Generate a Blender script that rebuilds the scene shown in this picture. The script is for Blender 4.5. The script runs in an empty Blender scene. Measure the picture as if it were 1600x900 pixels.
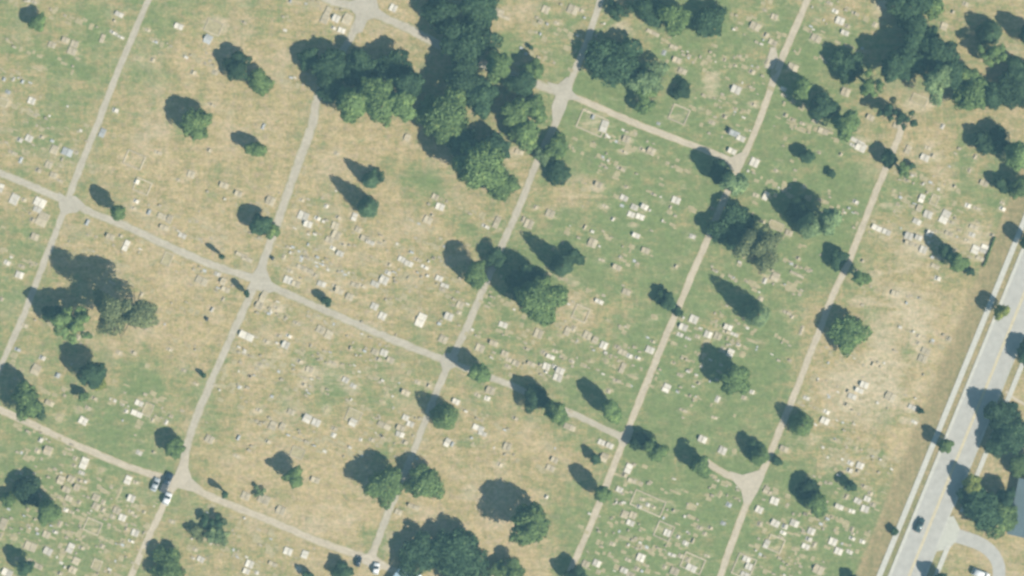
import bpy, bmesh, math, random
import numpy as np
from mathutils import Vector, Matrix

random.seed(7)
rng = np.random.default_rng(7)
S = 0.2                      # metres per photograph pixel (photo is 1600 x 900)
ALT = 1200.0                 # flying height
def W(x, y, h=0.0):          # photo position of something h metres high -> ground coordinates
    k = (1 - h / ALT)
    return (x - 800) * S * k, (450 - y) * S * k

sc = bpy.context.scene
# ------------------------------------------------------------------ camera
cam_data = bpy.data.cameras.new('camera')
cam = bpy.data.objects.new('camera', cam_data)
sc.collection.objects.link(cam)
cam.location = (0, 0, ALT)
cam.rotation_euler = (0, 0, 0)
cam_data.sensor_width = 36
cam_data.lens = 36 * ALT / (1600 * S)
cam_data.clip_start = 1
cam_data.clip_end = 20000
sc.camera = cam
# ------------------------------------------------------------------ world, sun, exposure
SUN_EL = math.radians(45)
SUN_AZ = math.atan2(0.765, -0.644)      # clockwise from +Y: sun stands to the lower right of the picture
world = bpy.data.worlds.new('World')
sc.world = world
world.use_nodes = True
wn = world.node_tree
bg = wn.nodes['Background']
sky = wn.nodes.new('ShaderNodeTexSky')
sky.sky_type = 'NISHITA'
sky.sun_disc = False
sky.sun_elevation = SUN_EL
sky.sun_rotation = SUN_AZ
sky.air_density = 1.2
sky.dust_density = 1.0
wn.links.new(sky.outputs[0], bg.inputs[0])
bg.inputs[1].default_value = 0.05
sun_data = bpy.data.lights.new('sun', 'SUN')
sun_data.energy = 5.0
sun_data.angle = math.radians(0.5)
sun_data.color = (1.0, 0.94, 0.82)
sun = bpy.data.objects.new('sun', sun_data)
sc.collection.objects.link(sun)
to_sun = Vector((math.sin(SUN_AZ) * math.cos(SUN_EL), math.cos(SUN_AZ) * math.cos(SUN_EL), math.sin(SUN_EL)))
sun.rotation_euler = to_sun.to_track_quat('Z', 'Y').to_euler()
sun.location = to_sun * 200
sc.view_settings.view_transform = 'Standard'
sc.view_settings.look = 'None'
sc.view_settings.gamma = 1
sc.view_settings.exposure = 0.62
sc.cycles.max_bounces = 6
sc.cycles.diffuse_bounces = 3
sc.cycles.volume_bounces = 0
sc.cycles.use_denoising = True
sc.cycles.pixel_filter_type = 'BLACKMAN_HARRIS'
sc.cycles.filter_width = 2.8

COL = sc.collection
# ------------------------------------------------------------------ materials
def newmat(name):
    m = bpy.data.materials.new(name)
    m.use_nodes = True
    nt = m.node_tree
    b = nt.nodes['Principled BSDF']
    b.inputs['Specular IOR Level'].default_value = 0.2
    b.inputs['Roughness'].default_value = 0.9
    return m, nt, b

def N(nt, t, **kw):
    n = nt.nodes.new(t)
    for k, v in kw.items():
        setattr(n, k, v)
    return n

def ramp(nt, stops, fac):
    r = N(nt, 'ShaderNodeValToRGB')
    e = r.color_ramp.elements
    while len(e) < len(stops):
        e.new(0.5)
    for i, (p, c) in enumerate(stops):
        e[i].position = p
        e[i].color = (*c, 1)
    nt.links.new(fac, r.inputs[0])
    return r.outputs[0]

def coords(nt, rot=0.0, scale=(1, 1, 1), obj=False):
    if obj:
        t = N(nt, 'ShaderNodeTexCoord').outputs['Object']
    else:
        t = N(nt, 'ShaderNodeNewGeometry').outputs['Position']
    m = N(nt, 'ShaderNodeMapping')
    m.vector_type = 'TEXTURE' if False else 'POINT'
    m.inputs['Rotation'].default_value = (0, 0, rot)
    m.inputs['Scale'].default_value = scale
    nt.links.new(t, m.inputs[0])
    return m.outputs[0]

def noise(nt, vec, scale, detail=3, rough=0.55):
    n = N(nt, 'ShaderNodeTexNoise')
    n.inputs['Scale'].default_value = scale
    n.inputs['Detail'].default_value = detail
    n.inputs['Roughness'].default_value = rough
    nt.links.new(vec, n.inputs['Vector'])
    return n.outputs['Fac']

def math_(nt, op, a, b=None, c=None, clamp=False):
    n = N(nt, 'ShaderNodeMath', operation=op)
    n.use_clamp = clamp
    for i, v in enumerate((a, b, c)):
        if v is None: continue
        if isinstance(v, (int, float)): n.inputs[i].default_value = v
        else: nt.links.new(v, n.inputs[i])
    return n.outputs[0]

def mixc(nt, f, a, b, blend='MIX'):
    n = N(nt, 'ShaderNodeMix', data_type='RGBA', blend_type=blend)
    for i, v in ((0, f), (6, a), (7, b)):
        if isinstance(v, (int, float)): n.inputs[i].default_value = v
        elif isinstance(v, tuple): n.inputs[i].default_value = (*v, 1)
        else: nt.links.new(v, n.inputs[i])
    return n.outputs[2]

def simple(name, col, var=0.25, scale=1.0, rough=0.85, spec=0.2, rnd=0.0):
    m, nt, b = newmat(name)
    v = coords(nt)
    f = noise(nt, v, scale, 4, 0.6)
    lo = tuple(c * (1 - var) for c in col)
    hi = tuple(min(1, c * (1 + var)) for c in col)
    c = ramp(nt, [(0.3, lo), (0.7, hi)], f)
    if rnd:
        oi = N(nt, 'ShaderNodeObjectInfo').outputs['Random']
        g = math_(nt, 'MULTIPLY_ADD', oi, rnd * 2, 1 - rnd)
        c = mixc(nt, 1.0, c, N_combine(nt, g), 'MULTIPLY')
    nt.links.new(c, b.inputs['Base Color'])
    b.inputs['Roughness'].default_value = rough
    b.inputs['Specular IOR Level'].default_value = spec
    return m

def N_combine(nt, g):
    n = N(nt, 'ShaderNodeCombineColor')
    for i in range(3): nt.links.new(g, n.inputs[i])
    return n.outputs[0]

# ground
GA = math.radians(23.5)
def ground_material():
    m, nt, b = newmat('dry_and_green_turf')
    at = N(nt, 'ShaderNodeAttribute'); at.attribute_name = 'dryness'
    ab = N(nt, 'ShaderNodeAttribute'); ab.attribute_name = 'bare'
    av = N(nt, 'ShaderNodeAttribute'); av.attribute_name = 'verge'
    v0 = coords(nt)
    vr = coords(nt, rot=GA, scale=(0.35, 1.25, 1))     # streaks along the grave rows' length
    vr2 = coords(nt, rot=GA, scale=(1.3, 0.28, 1))     # streaks along the rows
    big = noise(nt, v0, 0.045, 4, 0.6)
    mid = noise(nt, v0, 0.16, 4, 0.65)
    st1 = noise(nt, vr, 0.42, 5, 0.7)
    st2 = noise(nt, vr2, 0.38, 5, 0.7)
    fin = noise(nt, v0, 1.5, 3, 0.7)
    d = math_(nt, 'MULTIPLY_ADD', math_(nt, 'SUBTRACT', big, 0.5), 1.3, at.outputs['Fac'])
    d = math_(nt, 'MULTIPLY_ADD', math_(nt, 'SUBTRACT', mid, 0.5), 1.5, d)
    d = math_(nt, 'MULTIPLY_ADD', math_(nt, 'SUBTRACT', st1, 0.5), 1.9, d)
    d = math_(nt, 'MULTIPLY_ADD', math_(nt, 'SUBTRACT', st2, 0.5), 1.2, d)
    d = math_(nt, 'MULTIPLY_ADD', math_(nt, 'SUBTRACT', fin, 0.5), 1.3, d, clamp=True)
    c = ramp(nt, [(0.0, (0.172, 0.215, 0.080)), (0.28, (0.232, 0.245, 0.102)), (0.52, (0.298, 0.264, 0.118)),
                  (0.78, (0.368, 0.296, 0.143)), (1.0, (0.435, 0.345, 0.185))], d)
    # faint mauve-brown and lush patches
    hue = noise(nt, coords(nt, scale=(1.1, 0.9, 1)), 0.55, 3, 0.6)
    hf = math_(nt, 'MULTIPLY', math_(nt, 'SUBTRACT', hue, 0.50, clamp=True), 2.6, clamp=True)
    c = mixc(nt, math_(nt, 'MULTIPLY', hf, math_(nt, 'MULTIPLY_ADD', at.outputs['Fac'], 0.8, 0.25, clamp=True)), c, (0.35, 0.27, 0.20))
    hue2 = noise(nt, coords(nt, scale=(0.8, 1.3, 1)), 0.33, 3, 0.6)
    c = mixc(nt, math_(nt, 'MULTIPLY', math_(nt, 'SUBTRACT', hue2, 0.60, clamp=True), 3.0, clamp=True), c, (0.15, 0.25, 0.10))
    pk = noise(nt, coords(nt, scale=(1, 1.2, 1)), 0.075, 5, 0.68)
    pf = math_(nt, 'MULTIPLY', math_(nt, 'MULTIPLY', math_(nt, 'SUBTRACT', pk, 0.50, clamp=True), 5.0, clamp=True), at.outputs['Fac'])
    c = mixc(nt, math_(nt, 'MULTIPLY', pf, 0.9), c, (0.475, 0.385, 0.255))
    # bare sandy soil and worn places
    bf = math_(nt, 'MULTIPLY_ADD', math_(nt, 'SUBTRACT', st1, 0.5), 1.6, ab.outputs['Fac'])
    bf = math_(nt, 'MULTIPLY_ADD', math_(nt, 'SUBTRACT', bf, 0.35), 1.8, 0.0, clamp=True)
    c = mixc(nt, bf, c, (0.470, 0.395, 0.255))
    # brown-olive rough verge by the road
    vf = math_(nt, 'MULTIPLY_ADD', math_(nt, 'SUBTRACT', mid, 0.5), 0.8, av.outputs['Fac'], clamp=True)
    vc = ramp(nt, [(0.3, (0.225, 0.205, 0.095)), (0.7, (0.33, 0.255, 0.135))], st2)
    c = mixc(nt, vf, c, vc)
    a2 = N(nt, 'ShaderNodeAttribute'); a2.attribute_name = 'dirt_band'
    df = math_(nt, 'MULTIPLY_ADD', math_(nt, 'SUBTRACT', st2, 0.5), 1.4, a2.outputs['Fac'], clamp=True)
    c = mixc(nt, math_(nt, 'MULTIPLY', df, a2.outputs['Fac']), c, (0.355, 0.280, 0.150))
    g = ramp(nt, [(0.25, (0.80, 0.80, 0.80)), (0.75, (1.18, 1.18, 1.18))], noise(nt, v0, 2.0, 4, 0.75))
    c = mixc(nt, 1.0, c, g, 'MULTIPLY')
    g = ramp(nt, [(0.36, (0.90, 0.90, 0.90)), (0.64, (1.09, 1.09, 1.10))], noise(nt, coords(nt, rot=GA, scale=(.8, 1.2, 1)), 0.33, 3, 0.7))
    c = mixc(nt, 1.0, c, g, 'MULTIPLY')
    g = ramp(nt, [(0.36, (0.84, 0.90, 0.86)), (0.64, (1.16, 1.10, 1.14))], noise(nt, coords(nt, scale=(1.0, 1.05, 1)), 0.85, 2, 0.6))
    c = mixc(nt, 1.0, c, g, 'MULTIPLY')
    nt.links.new(c, b.inputs['Base Color'])
    bp = N(nt, 'ShaderNodeBump'); bp.inputs['Strength'].default_value = 0.45; bp.inputs['Distance'].default_value = 0.35
    nt.links.new(noise(nt, v0, 1.1, 5, 0.75), bp.inputs['Height'])
    nt.links.new(bp.outputs[0], b.inputs['Normal'])
    return m

def lane_material(name, col, edge):
    m, nt, b = newmat(name)
    v0 = coords(nt)
    f = noise(nt, v0, 0.9, 5, 0.7)
    c = ramp(nt, [(0.3, tuple(x * 0.86 for x in col)), (0.7, tuple(x * 1.12 for x in col))], f)
    at = N(nt, 'ShaderNodeAttribute'); at.attribute_name = 'side'
    e = math_(nt, 'MULTIPLY_ADD', math_(nt, 'SUBTRACT', noise(nt, v0, 0.35, 5, 0.75), 0.5), 1.6, at.outputs['Fac'])
    ef = math_(nt, 'MULTIPLY', math_(nt, 'SUBTRACT', e, 0.62), 2.6, clamp=True)
    c = mixc(nt, ef, c, edge)
    mid = math_(nt, 'MULTIPLY', math_(nt, 'SUBTRACT', 0.30, e), 1.3, clamp=True)
    c = mixc(nt, mid, c, tuple(x * 0.84 for x in col))
    tr = math_(nt, 'MULTIPLY', math_(nt, 'SUBTRACT', 0.16, math_(nt, 'ABSOLUTE', math_(nt, 'SUBTRACT', at.outputs['Fac'], 0.42))), 4.5, clamp=True)
    c = mixc(nt, math_(nt, 'MULTIPLY', tr, 0.32), c, tuple(x * 0.84 for x in (col[1], col[1], col[1] * .94)))
    w = ramp(nt, [(0.35, (0.90, 0.89, 0.86)), (0.65, (1.07, 1.06, 1.05))], noise(nt, v0, 0.22, 4, 0.75))
    c = mixc(nt, 1.0, c, w, 'MULTIPLY')
    nt.links.new(c, b.inputs['Base Color'])
    return m

def leaf_material(name, col, trans=0.15, var=0.45):
    m, nt, b = newmat(name)
    v = coords(nt)
    f = noise(nt, v, 0.38, 3, 0.7)
    f2 = noise(nt, v, 1.3, 3, 0.7)
    ff = math_(nt, 'MULTIPLY_ADD', f2, 0.4, math_(nt, 'MULTIPLY', f, 0.6))
    c = ramp(nt, [(0.38, tuple(x * (1 - var) for x in col)), (0.55, col),
                  (0.64, (col[0] * 1.8, col[1] * 1.5, col[2] * 1.4))], ff)
    oi = N(nt, 'ShaderNodeObjectInfo').outputs['Random']
    g = math_(nt, 'MULTIPLY_ADD', oi, 0.35, 0.83)
    c = mixc(nt, 1.0, c, N_combine(nt, g), 'MULTIPLY')
    nt.links.new(c, b.inputs['Base Color'])
    b.inputs['Roughness'].default_value = 0.7
    if trans:
        t = N(nt, 'ShaderNodeBsdfTranslucent')
        nt.links.new(c, t.inputs[0])
        mx = N(nt, 'ShaderNodeMixShader'); mx.inputs[0].default_value = trans
        nt.links.new(b.outputs[0], mx.inputs[1]); nt.links.new(t.outputs[0], mx.inputs[2])
        nt.links.new(mx.outputs[0], nt.nodes['Material Output'].inputs[0])
    return m

M = {
 'ground': ground_material(),
 'lane_grey': lane_material('pale_worn_asphalt', (0.450, 0.402, 0.322), (0.31, 0.285, 0.155)),
 'lane_sand': lane_material('pale_gravel', (0.495, 0.425, 0.325), (0.34, 0.300, 0.165)),
 'asphalt': simple('weathered_grey_asphalt', (0.415, 0.400, 0.365), 0.10, 0.5),
 'concrete': simple('light_concrete', (0.50, 0.485, 0.43), 0.10, 0.8),
 'concrete2': simple('pale_concrete_apron', (0.47, 0.46, 0.40), 0.08, 0.8),
 'yellow': simple('worn_yellow_paint', (0.60, 0.50, 0.29), 0.2, 1.5),
 'stone_W': simple('pale_white_marble', (0.575, 0.53, 0.45), 0.18, 1.2, 0.6, 0.2, 0.26),
 'stone_C': simple('cream_weathered_stone', (0.44, 0.378, 0.268), 0.18, 1.2, 0.8, 0.2, 0.18),
 'stone_G': simple('grey_granite', (0.37, 0.375, 0.365), 0.18, 1.2, 0.6, 0.3, 0.2),
 'stone_D': simple('dark_polished_granite', (0.07, 0.075, 0.08), 0.2, 1.2, 0.4, 0.4),
 'sand': simple('sandy_grave_bed', (0.365, 0.315, 0.185), 0.2, 0.8),
 'leaf_g': leaf_material('green_foliage', (0.185, 0.275, 0.095)),
 'leaf_d': leaf_material('dark_green_foliage', (0.068, 0.125, 0.058)),
 'leaf_p': leaf_material('pale_grey_green_foliage', (0.235, 0.33, 0.15)),
 'leaf_b': leaf_material('brownish_thin_foliage', (0.23, 0.27, 0.125)),
 'leaf_y': leaf_material('yellow_green_foliage', (0.34, 0.39, 0.10)),
 'leaf_c': leaf_material('blue_green_needles', (0.10, 0.17, 0.08)),
 'bark': simple('grey_brown_bark', (0.12, 0.095, 0.07), 0.3, 2.0),
 'roof': simple('blue_grey_metal_roof', (0.20, 0.255, 0.27), 0.08, 0.5, 0.5, 0.4),
 'roof_blue': simple('light_blue_roofing', (0.46, 0.60, 0.68), 0.10, 0.6, 0.4, 0.5),
 'wall': simple('pale_siding', (0.50, 0.48, 0.43), 0.1, 1.0),
 'glass': simple('dark_glass', (0.03, 0.04, 0.05), 0.1, 1.0, 0.1, 0.6),
 'tyre': simple('black_rubber', (0.02, 0.02, 0.02), 0.1, 1.0),
 'rim': simple('grey_alloy', (0.4, 0.4, 0.4), 0.1, 1.0, 0.4, 0.5),
 'lamp': simple('clear_lamp_lens', (0.7, 0.7, 0.68), 0.05, 1.0, 0.2, 0.5),
 'tail': simple('red_lamp_lens', (0.35, 0.02, 0.02), 0.05, 1.0, 0.2, 0.5),
}
def paint(name, col):
    m, nt, b = newmat(name)
    f = noise(nt, coords(nt), 2.0, 2)
    c = ramp(nt, [(0.3, tuple(x * 0.94 for x in col)), (0.7, col)], f)
    nt.links.new(c, b.inputs['Base Color'])
    b.inputs['Roughness'].default_value = 0.3
    b.inputs['Specular IOR Level'].default_value = 0.5
    b.inputs['Coat Weight'].default_value = 0.5
    return m

# ------------------------------------------------------------------ object helpers
def tag(o, label=None, cat=None, group=None, kind=None):
    if label: o['label'] = label
    if cat: o['category'] = cat
    if group: o['group'] = group
    if kind: o['kind'] = kind
    return o

def link(name, me, parent=None, mat=None):
    o = bpy.data.objects.new(name, me)
    COL.objects.link(o)
    if mat is not None and me is not None and len(me.materials) == 0:
        me.materials.append(mat)
    if parent: o.parent = parent
    return o

def empty(name, x, y, z=0, rz=0):
    o = bpy.data.objects.new(name, None)
    o.empty_display_size = 0.5
    COL.objects.link(o)
    o.location = (x, y, z); o.rotation_euler = (0, 0, rz)
    return o

def mesh_from(name, verts, faces, mat=None, smooth=False):
    me = bpy.data.meshes.new(name)
    me.from_pydata([tuple(v) for v in verts], [], faces)
    if mat: me.materials.append(mat)
    if smooth:
        me.polygons.foreach_set('use_smooth', [True] * len(me.polygons))
    me.update()
    return me

def quads_mesh(name, V, mat):
    """V: (n,4,3) array of quads"""
    n = len(V)
    me = bpy.data.meshes.new(name)
    me.vertices.add(n * 4); me.vertices.foreach_set('co', V.reshape(-1).astype(np.float32))
    me.loops.add(n * 4); me.loops.foreach_set('vertex_index', np.arange(n * 4, dtype=np.int32))
    me.polygons.add(n)
    me.polygons.foreach_set('loop_start', np.arange(0, n * 4, 4, dtype=np.int32))
    me.polygons.foreach_set('loop_total', np.full(n, 4, dtype=np.int32))
    me.materials.append(mat)
    me.update(calc_edges=True)
    return me

class Geo:
    def __init__(s): s.v = []; s.f = []
    def add(s, vs, fs):
        k = len(s.v); s.v += [tuple(p) for p in vs]; s.f += [tuple(i + k for i in f) for f in fs]
        return s
    def box(s, cx, cy, z0, z1, w, l, rz=0, bev=0.0, tilt=0.0):
        c, sn = math.cos(rz), math.sin(rz)
        def P(a, b, z, ins=0):
            a = a * (w / 2 - ins); b = b * (l / 2 - ins)
            b += tilt * (z - z0)
            return (cx + a * c - b * sn, cy + a * sn + b * c, z)
        q = [(-1, -1), (1, -1), (1, 1), (-1, 1)]
        if bev > 0:
            vs = [P(a, b, z0) for a, b in q] + [P(a, b, z1 - bev) for a, b in q] + [P(a, b, z1, bev) for a, b in q]
            fs = [(3, 2, 1, 0), (8, 9, 10, 11)]
            for k in range(2):
                for i in range(4):
                    j = (i + 1) % 4
                    fs.append((4 * k + i, 4 * k + j, 4 * k + 4 + j, 4 * k + 4 + i))
        else:
            vs = [P(a, b, z0) for a, b in q] + [P(a, b, z1) for a, b in q]
            fs = [(3, 2, 1, 0), (4, 5, 6, 7)] + [(i, (i + 1) % 4, 4 + (i + 1) % 4, 4 + i) for i in range(4)]
        return s.add(vs, fs)
    def tube(s, p0, p1, r0, r1, n=7):
        p0 = Vector(p0); p1 = Vector(p1)
        d = (p1 - p0).normalized()
        u = d.orthogonal().normalized(); w = d.cross(u)
        vs = []
        for p, r in ((p0, r0), (p1, r1)):
            for i in range(n):
                a = 2 * math.pi * i / n
                vs.append(p + (u * math.cos(a) + w * math.sin(a)) * r)
        fs = [(i, (i + 1) % n, n + (i + 1) % n, n + i) for i in range(n)] + [tuple(range(n))[::-1], tuple(range(n, 2 * n))]
        return s.add(vs, fs)
    def build(s, name, mat, parent=None, smooth=False):
        return link(name, mesh_from(name, s.v, s.f, mat, smooth), parent)

# ------------------------------------------------------------------ where the graves lie (tile origin -> x,y,w,h,kind at 4x)
G = {}
G[(0,0)] = "745,90,60,35,W 710,205,60,25,W 755,232,55,22,W 1118,165,60,40,W 925,190,40,22,C 325,280,50,40,C 410,250,50,40,C 465,275,50,45,C 450,320,60,45,C 485,365,40,25,T 865,362,50,30,T 955,375,30,35,C 1210,455,50,35,C 25,495,25,30,G 85,495,15,35,W 140,510,25,30,G 50,575,40,30,G 198,630,50,45,W 722,690,50,35,W 125,875,45,35,W 182,865,50,45,W 262,858,40,25,C 640,240,30,60,C 1335,170,110,90,P 1300,245,50,60,G 1345,455,45,35,C 640,830,40,60,G 1525,140,50,22,C 170,243,25,12,C 1325,655,60,20,C 215,15,45,25,C 20,640,60,50,P 230,430,100,18,T 715,130,25,20,C"
G[(400,0)] = "450,70,40,60,C 430,120,50,60,C 500,115,50,50,W 485,175,40,25,W 570,120,60,70,C 535,190,50,40,W 858,50,50,50,W 945,860,40,50,C 45,790,25,50,G 1510,65,90,30,C 1545,105,90,22,C 265,5,20,20,G 215,8,20,25,G"
G[(800,0)] = "210,60,50,50,C 380,60,70,60,C 430,65,50,25,C 280,145,40,25,C 710,155,60,25,T 880,205,90,25,C 1010,295,60,30,C 950,330,30,40,G 1030,375,60,40,C 1065,445,60,40,C 1520,165,70,50,C 1500,450,50,35,C 1400,560,65,55,W 1395,410,30,20,C 1330,375,20,25,C 1580,65,35,20,C 1590,220,40,40,C 1510,655,50,25,C 1330,730,40,30,C 1250,768,50,30,C 1390,835,70,40,G 1430,865,60,40,W 1355,815,30,50,D 715,870,50,45,C 915,772,30,20,G 1045,715,120,110,K 505,730,30,40,G 1180,690,25,20,C 500,770,190,130,K 575,790,50,80,W 470,695,60,20,C 1595,390,30,50,C"
G[(1200,0)] = "385,20,50,30,C 420,70,50,30,W 450,130,60,50,W 495,165,40,30,C 480,205,55,35,W 545,85,60,25,C 715,35,60,40,C 670,155,40,40,C 300,240,70,45,C 155,420,70,45,C 95,555,50,30,W 100,595,50,25,C 485,575,60,55,C 640,735,50,40,C 110,720,35,30,C 215,773,45,25,C 295,750,45,40,C 345,820,70,40,C 1100,165,45,50,C 945,625,110,60,P 805,785,50,40,C 560,885,100,30,W 1090,790,30,40,W 40,105,45,40,C 30,265,60,40,C 1235,25,50,35,C 1155,75,30,30,C 790,272,25,20,C 310,125,50,25,T 605,330,40,30,T"
G[(0,225)] = "80,55,70,25,C 130,100,25,50,G 340,35,50,60,C 420,50,70,50,G 305,130,45,45,C 240,165,50,35,C 335,195,50,40,C 375,230,50,20,C 5,275,40,60,W 90,345,60,70,W 150,350,40,30,C 250,365,80,60,W 235,410,60,40,W 265,470,70,90,C 205,475,50,30,C 218,580,50,45,C 45,742,50,35,W 122,818,55,45,W 135,765,50,25,C 840,100,130,100,K 855,235,40,40,W 890,265,110,90,K 990,55,60,28,C 1195,190,50,45,C 1400,258,60,40,C 1490,310,50,40,C 852,358,45,30,W 835,402,45,25,C 930,425,30,45,G 1020,455,80,40,C 1060,470,40,60,C 1025,522,60,35,C 1140,573,55,35,W 545,490,30,50,G 690,580,55,40,C 755,575,40,25,C 788,635,40,75,W 1045,720,60,90,P 1360,813,50,35,W 1260,855,80,50,C 1510,695,80,25,C 1545,720,70,30,C 700,865,50,20,C 1310,40,40,30,C 1395,860,40,50,C 1115,225,30,25,C"
G[(400,225)] = "295,450,70,60,W 325,500,60,45,W 385,465,50,30,W 435,330,20,20,C 440,388,30,30,W 285,350,40,25,C 505,60,40,30,C 90,355,60,60,C 615,455,40,55,W 515,460,50,30,C 495,510,50,50,C 500,570,60,60,C 460,600,60,40,C 640,535,45,40,C 680,590,60,40,C 715,615,60,30,W 778,622,40,20,C 480,650,45,30,W 525,685,50,40,W 545,630,50,20,C 1120,330,45,40,C 1150,392,60,45,W 1075,475,60,50,C 1100,445,30,20,C 1435,515,60,25,W 1505,490,40,80,C 910,720,50,40,W 955,748,60,40,W 1010,725,60,25,C 1055,770,60,25,W 835,755,30,30,C 825,805,50,35,W 800,850,60,60,W 745,875,60,40,W 175,705,30,40,C 105,715,20,30,D 145,775,20,25,W 280,770,60,30,C 325,790,70,30,C 215,795,50,30,C 370,820,50,30,C 200,850,60,50,W 250,875,60,40,C 410,875,60,40,W 520,840,15,30,D 620,880,60,30,C 665,888,60,25,C 1145,840,50,40,W 1180,885,60,30,W 500,890,60,25,C"
G[(800,225)] = "815,35,55,25,C 870,45,55,50,C 700,50,60,20,C 680,155,70,25,C 540,255,50,40,C 700,337,55,38,W 885,315,50,22,C 765,395,50,40,W 828,393,50,40,W 745,440,50,40,W 800,455,60,40,W 1025,352,60,45,W 583,390,50,25,C 238,435,60,50,C 150,395,35,30,C 630,470,25,30,W 775,572,55,35,W 503,618,60,60,C 835,665,55,40,C 1128,578,50,35,W 985,425,50,35,T 990,395,25,30,C 105,500,60,60,C 70,470,30,50,C 45,50,60,35,C 1515,115,60,60,W 1525,320,50,30,C 1585,325,40,60,W 1375,45,60,40,W 1580,855,30,50,W 1570,488,35,22,C 560,725,50,20,C 655,770,60,35,C 940,365,18,25,C 715,268,30,20,C 1078,268,20,20,C 1025,765,30,30,C 455,520,20,40,C 760,500,50,30,T"
G[(1200,225)] = "580,20,70,60,W 530,8,50,25,W 980,85,60,45,W 1030,75,45,35,C 1000,25,50,30,C 875,35,40,60,C 1230,70,15,25,G 1295,80,30,40,C 1260,165,25,35,C 50,165,30,25,C 75,105,25,20,C 225,265,30,25,C 1350,245,60,40,C 1165,265,30,25,C 960,340,40,60,W 945,400,40,50,C 1000,440,60,50,W 1040,350,50,70,P 930,485,60,40,W 1105,455,60,90,W 1145,490,50,25,C 1250,385,50,35,W 1305,403,60,25,C 548,362,50,30,W 680,525,70,40,W 740,550,60,40,W 785,290,30,30,T 1465,405,50,30,W 1465,370,40,25,C 1010,560,45,45,W 880,575,60,50,W 940,585,50,40,W 880,620,60,30,C 925,635,50,25,C 970,660,50,50,W 1285,520,60,30,C 1275,568,50,35,W 1245,605,50,25,C 1295,660,55,60,W 1350,655,50,60,W 1325,715,60,30,C 1400,570,40,25,C 1130,560,60,30,C 45,830,55,60,C 25,790,30,20,C 175,765,25,25,C 190,715,35,25,C 130,555,50,40,C 50,510,100,50,P 180,815,100,18,C 590,730,30,25,C 1045,765,60,30,C 1060,840,50,35,W 1075,710,40,25,C 670,810,50,30,T 320,55,30,20,C 455,65,25,25,C"
G[(0,450)] = "10,70,30,30,C 265,437,50,35,W 225,510,60,70,C 310,720,60,35,C 540,295,60,40,C 490,310,30,40,C 520,830,60,50,W 870,720,60,40,W 855,785,80,40,W 790,770,30,30,W 925,760,60,90,P 955,825,25,30,C 1040,840,25,40,W 1060,385,50,25,C 1130,370,20,20,C 1150,515,40,25,C 745,405,50,35,C 835,405,50,30,C 1395,70,25,35,C 1325,135,25,40,W 1295,195,22,30,D 1540,300,100,50,W 550,750,50,30,C 500,755,50,40,T 155,235,50,30,C 1225,600,40,20,C 885,40,30,35,C 360,545,40,40,G 370,810,60,60,T 110,385,50,25,G 1410,10,60,35,C 590,690,50,25,C"
G[(400,450)] = "45,55,40,80,C 20,110,50,50,C 145,300,40,25,C 205,300,45,25,W 185,355,50,50,W 65,335,50,30,C 130,125,50,30,C 255,220,60,25,C 405,260,60,50,C 455,290,50,60,C 520,20,60,40,C 585,55,50,45,C 740,115,50,45,W 790,175,50,50,W 1030,200,60,90,W 1205,178,60,50,W 1275,105,45,45,C 1270,155,40,30,C 750,320,18,22,D 725,378,18,22,D 745,400,50,40,C 800,405,50,45,W 840,450,50,40,C 765,445,50,30,C 1170,320,60,50,C 1400,375,60,50,C 1485,345,60,35,C 1545,230,60,40,W 1555,410,50,40,C 1580,450,50,30,C 1575,490,50,30,C 275,460,50,30,C 480,470,60,25,C 590,375,20,35,C 560,575,45,40,W 608,612,50,35,W 335,510,50,40,C 935,655,60,40,C 1010,590,45,30,C 1080,610,30,30,C 1250,710,50,40,W 1465,640,60,50,C 1445,690,45,35,W 1385,670,50,30,C 300,605,40,25,C 815,660,20,50,T 790,710,60,30,T 320,815,55,60,W 375,840,60,50,W 610,800,100,90,P 605,840,50,55,W 935,810,45,40,W 965,850,50,40,W 905,875,60,40,C 1390,875,80,40,W 105,860,50,60,C 165,865,40,50,C 440,760,30,60,T 220,775,50,40,C 800,860,90,40,C 1165,10,50,30,C 30,480,40,25,C 20,765,50,30,C 490,880,50,30,C"
G[(800,450)] = "715,25,60,40,C 545,85,60,30,W 430,160,100,100,K 165,285,60,60,C 345,270,40,60,C 385,255,35,50,C 470,295,55,50,C 520,325,40,45,C 573,358,50,50,W 690,400,60,40,C 735,425,50,35,W 785,437,45,28,W 660,370,50,30,C 880,335,40,20,C 862,387,60,45,W 890,180,60,40,T 1135,195,60,55,W 1070,245,60,45,W 1050,292,50,30,W 1100,315,50,22,W 1160,305,40,25,C 1225,290,55,45,W 1285,300,50,45,C 1350,245,60,40,W 1340,275,60,20,C 1390,290,60,25,W 1365,405,45,55,W 1320,385,40,40,C 1440,415,50,50,T 1500,330,100,22,T 1555,70,40,40,C 1505,105,25,30,W 200,405,50,30,C 240,430,60,30,W 270,395,50,20,C 215,490,50,45,W 262,490,36,30,W 210,525,35,22,W 175,480,35,25,C 300,518,60,45,W 285,560,60,45,W 120,475,60,30,C 25,470,50,40,C 690,500,35,70,C 755,555,90,25,T 590,460,40,40,T 490,455,30,30,T 655,580,60,25,C 1050,545,50,25,C 965,625,50,60,W 1165,595,30,20,C 1285,695,35,50,W 1450,685,40,30,C 1500,650,35,30,W 365,770,40,20,C 605,645,35,35,C 20,815,50,25,C 360,870,80,40,C 245,680,25,15,W 300,300,60,20,T 90,380,50,18,C 1070,765,60,20,C 1265,810,50,20,C 1430,770,30,15,C"
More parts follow.
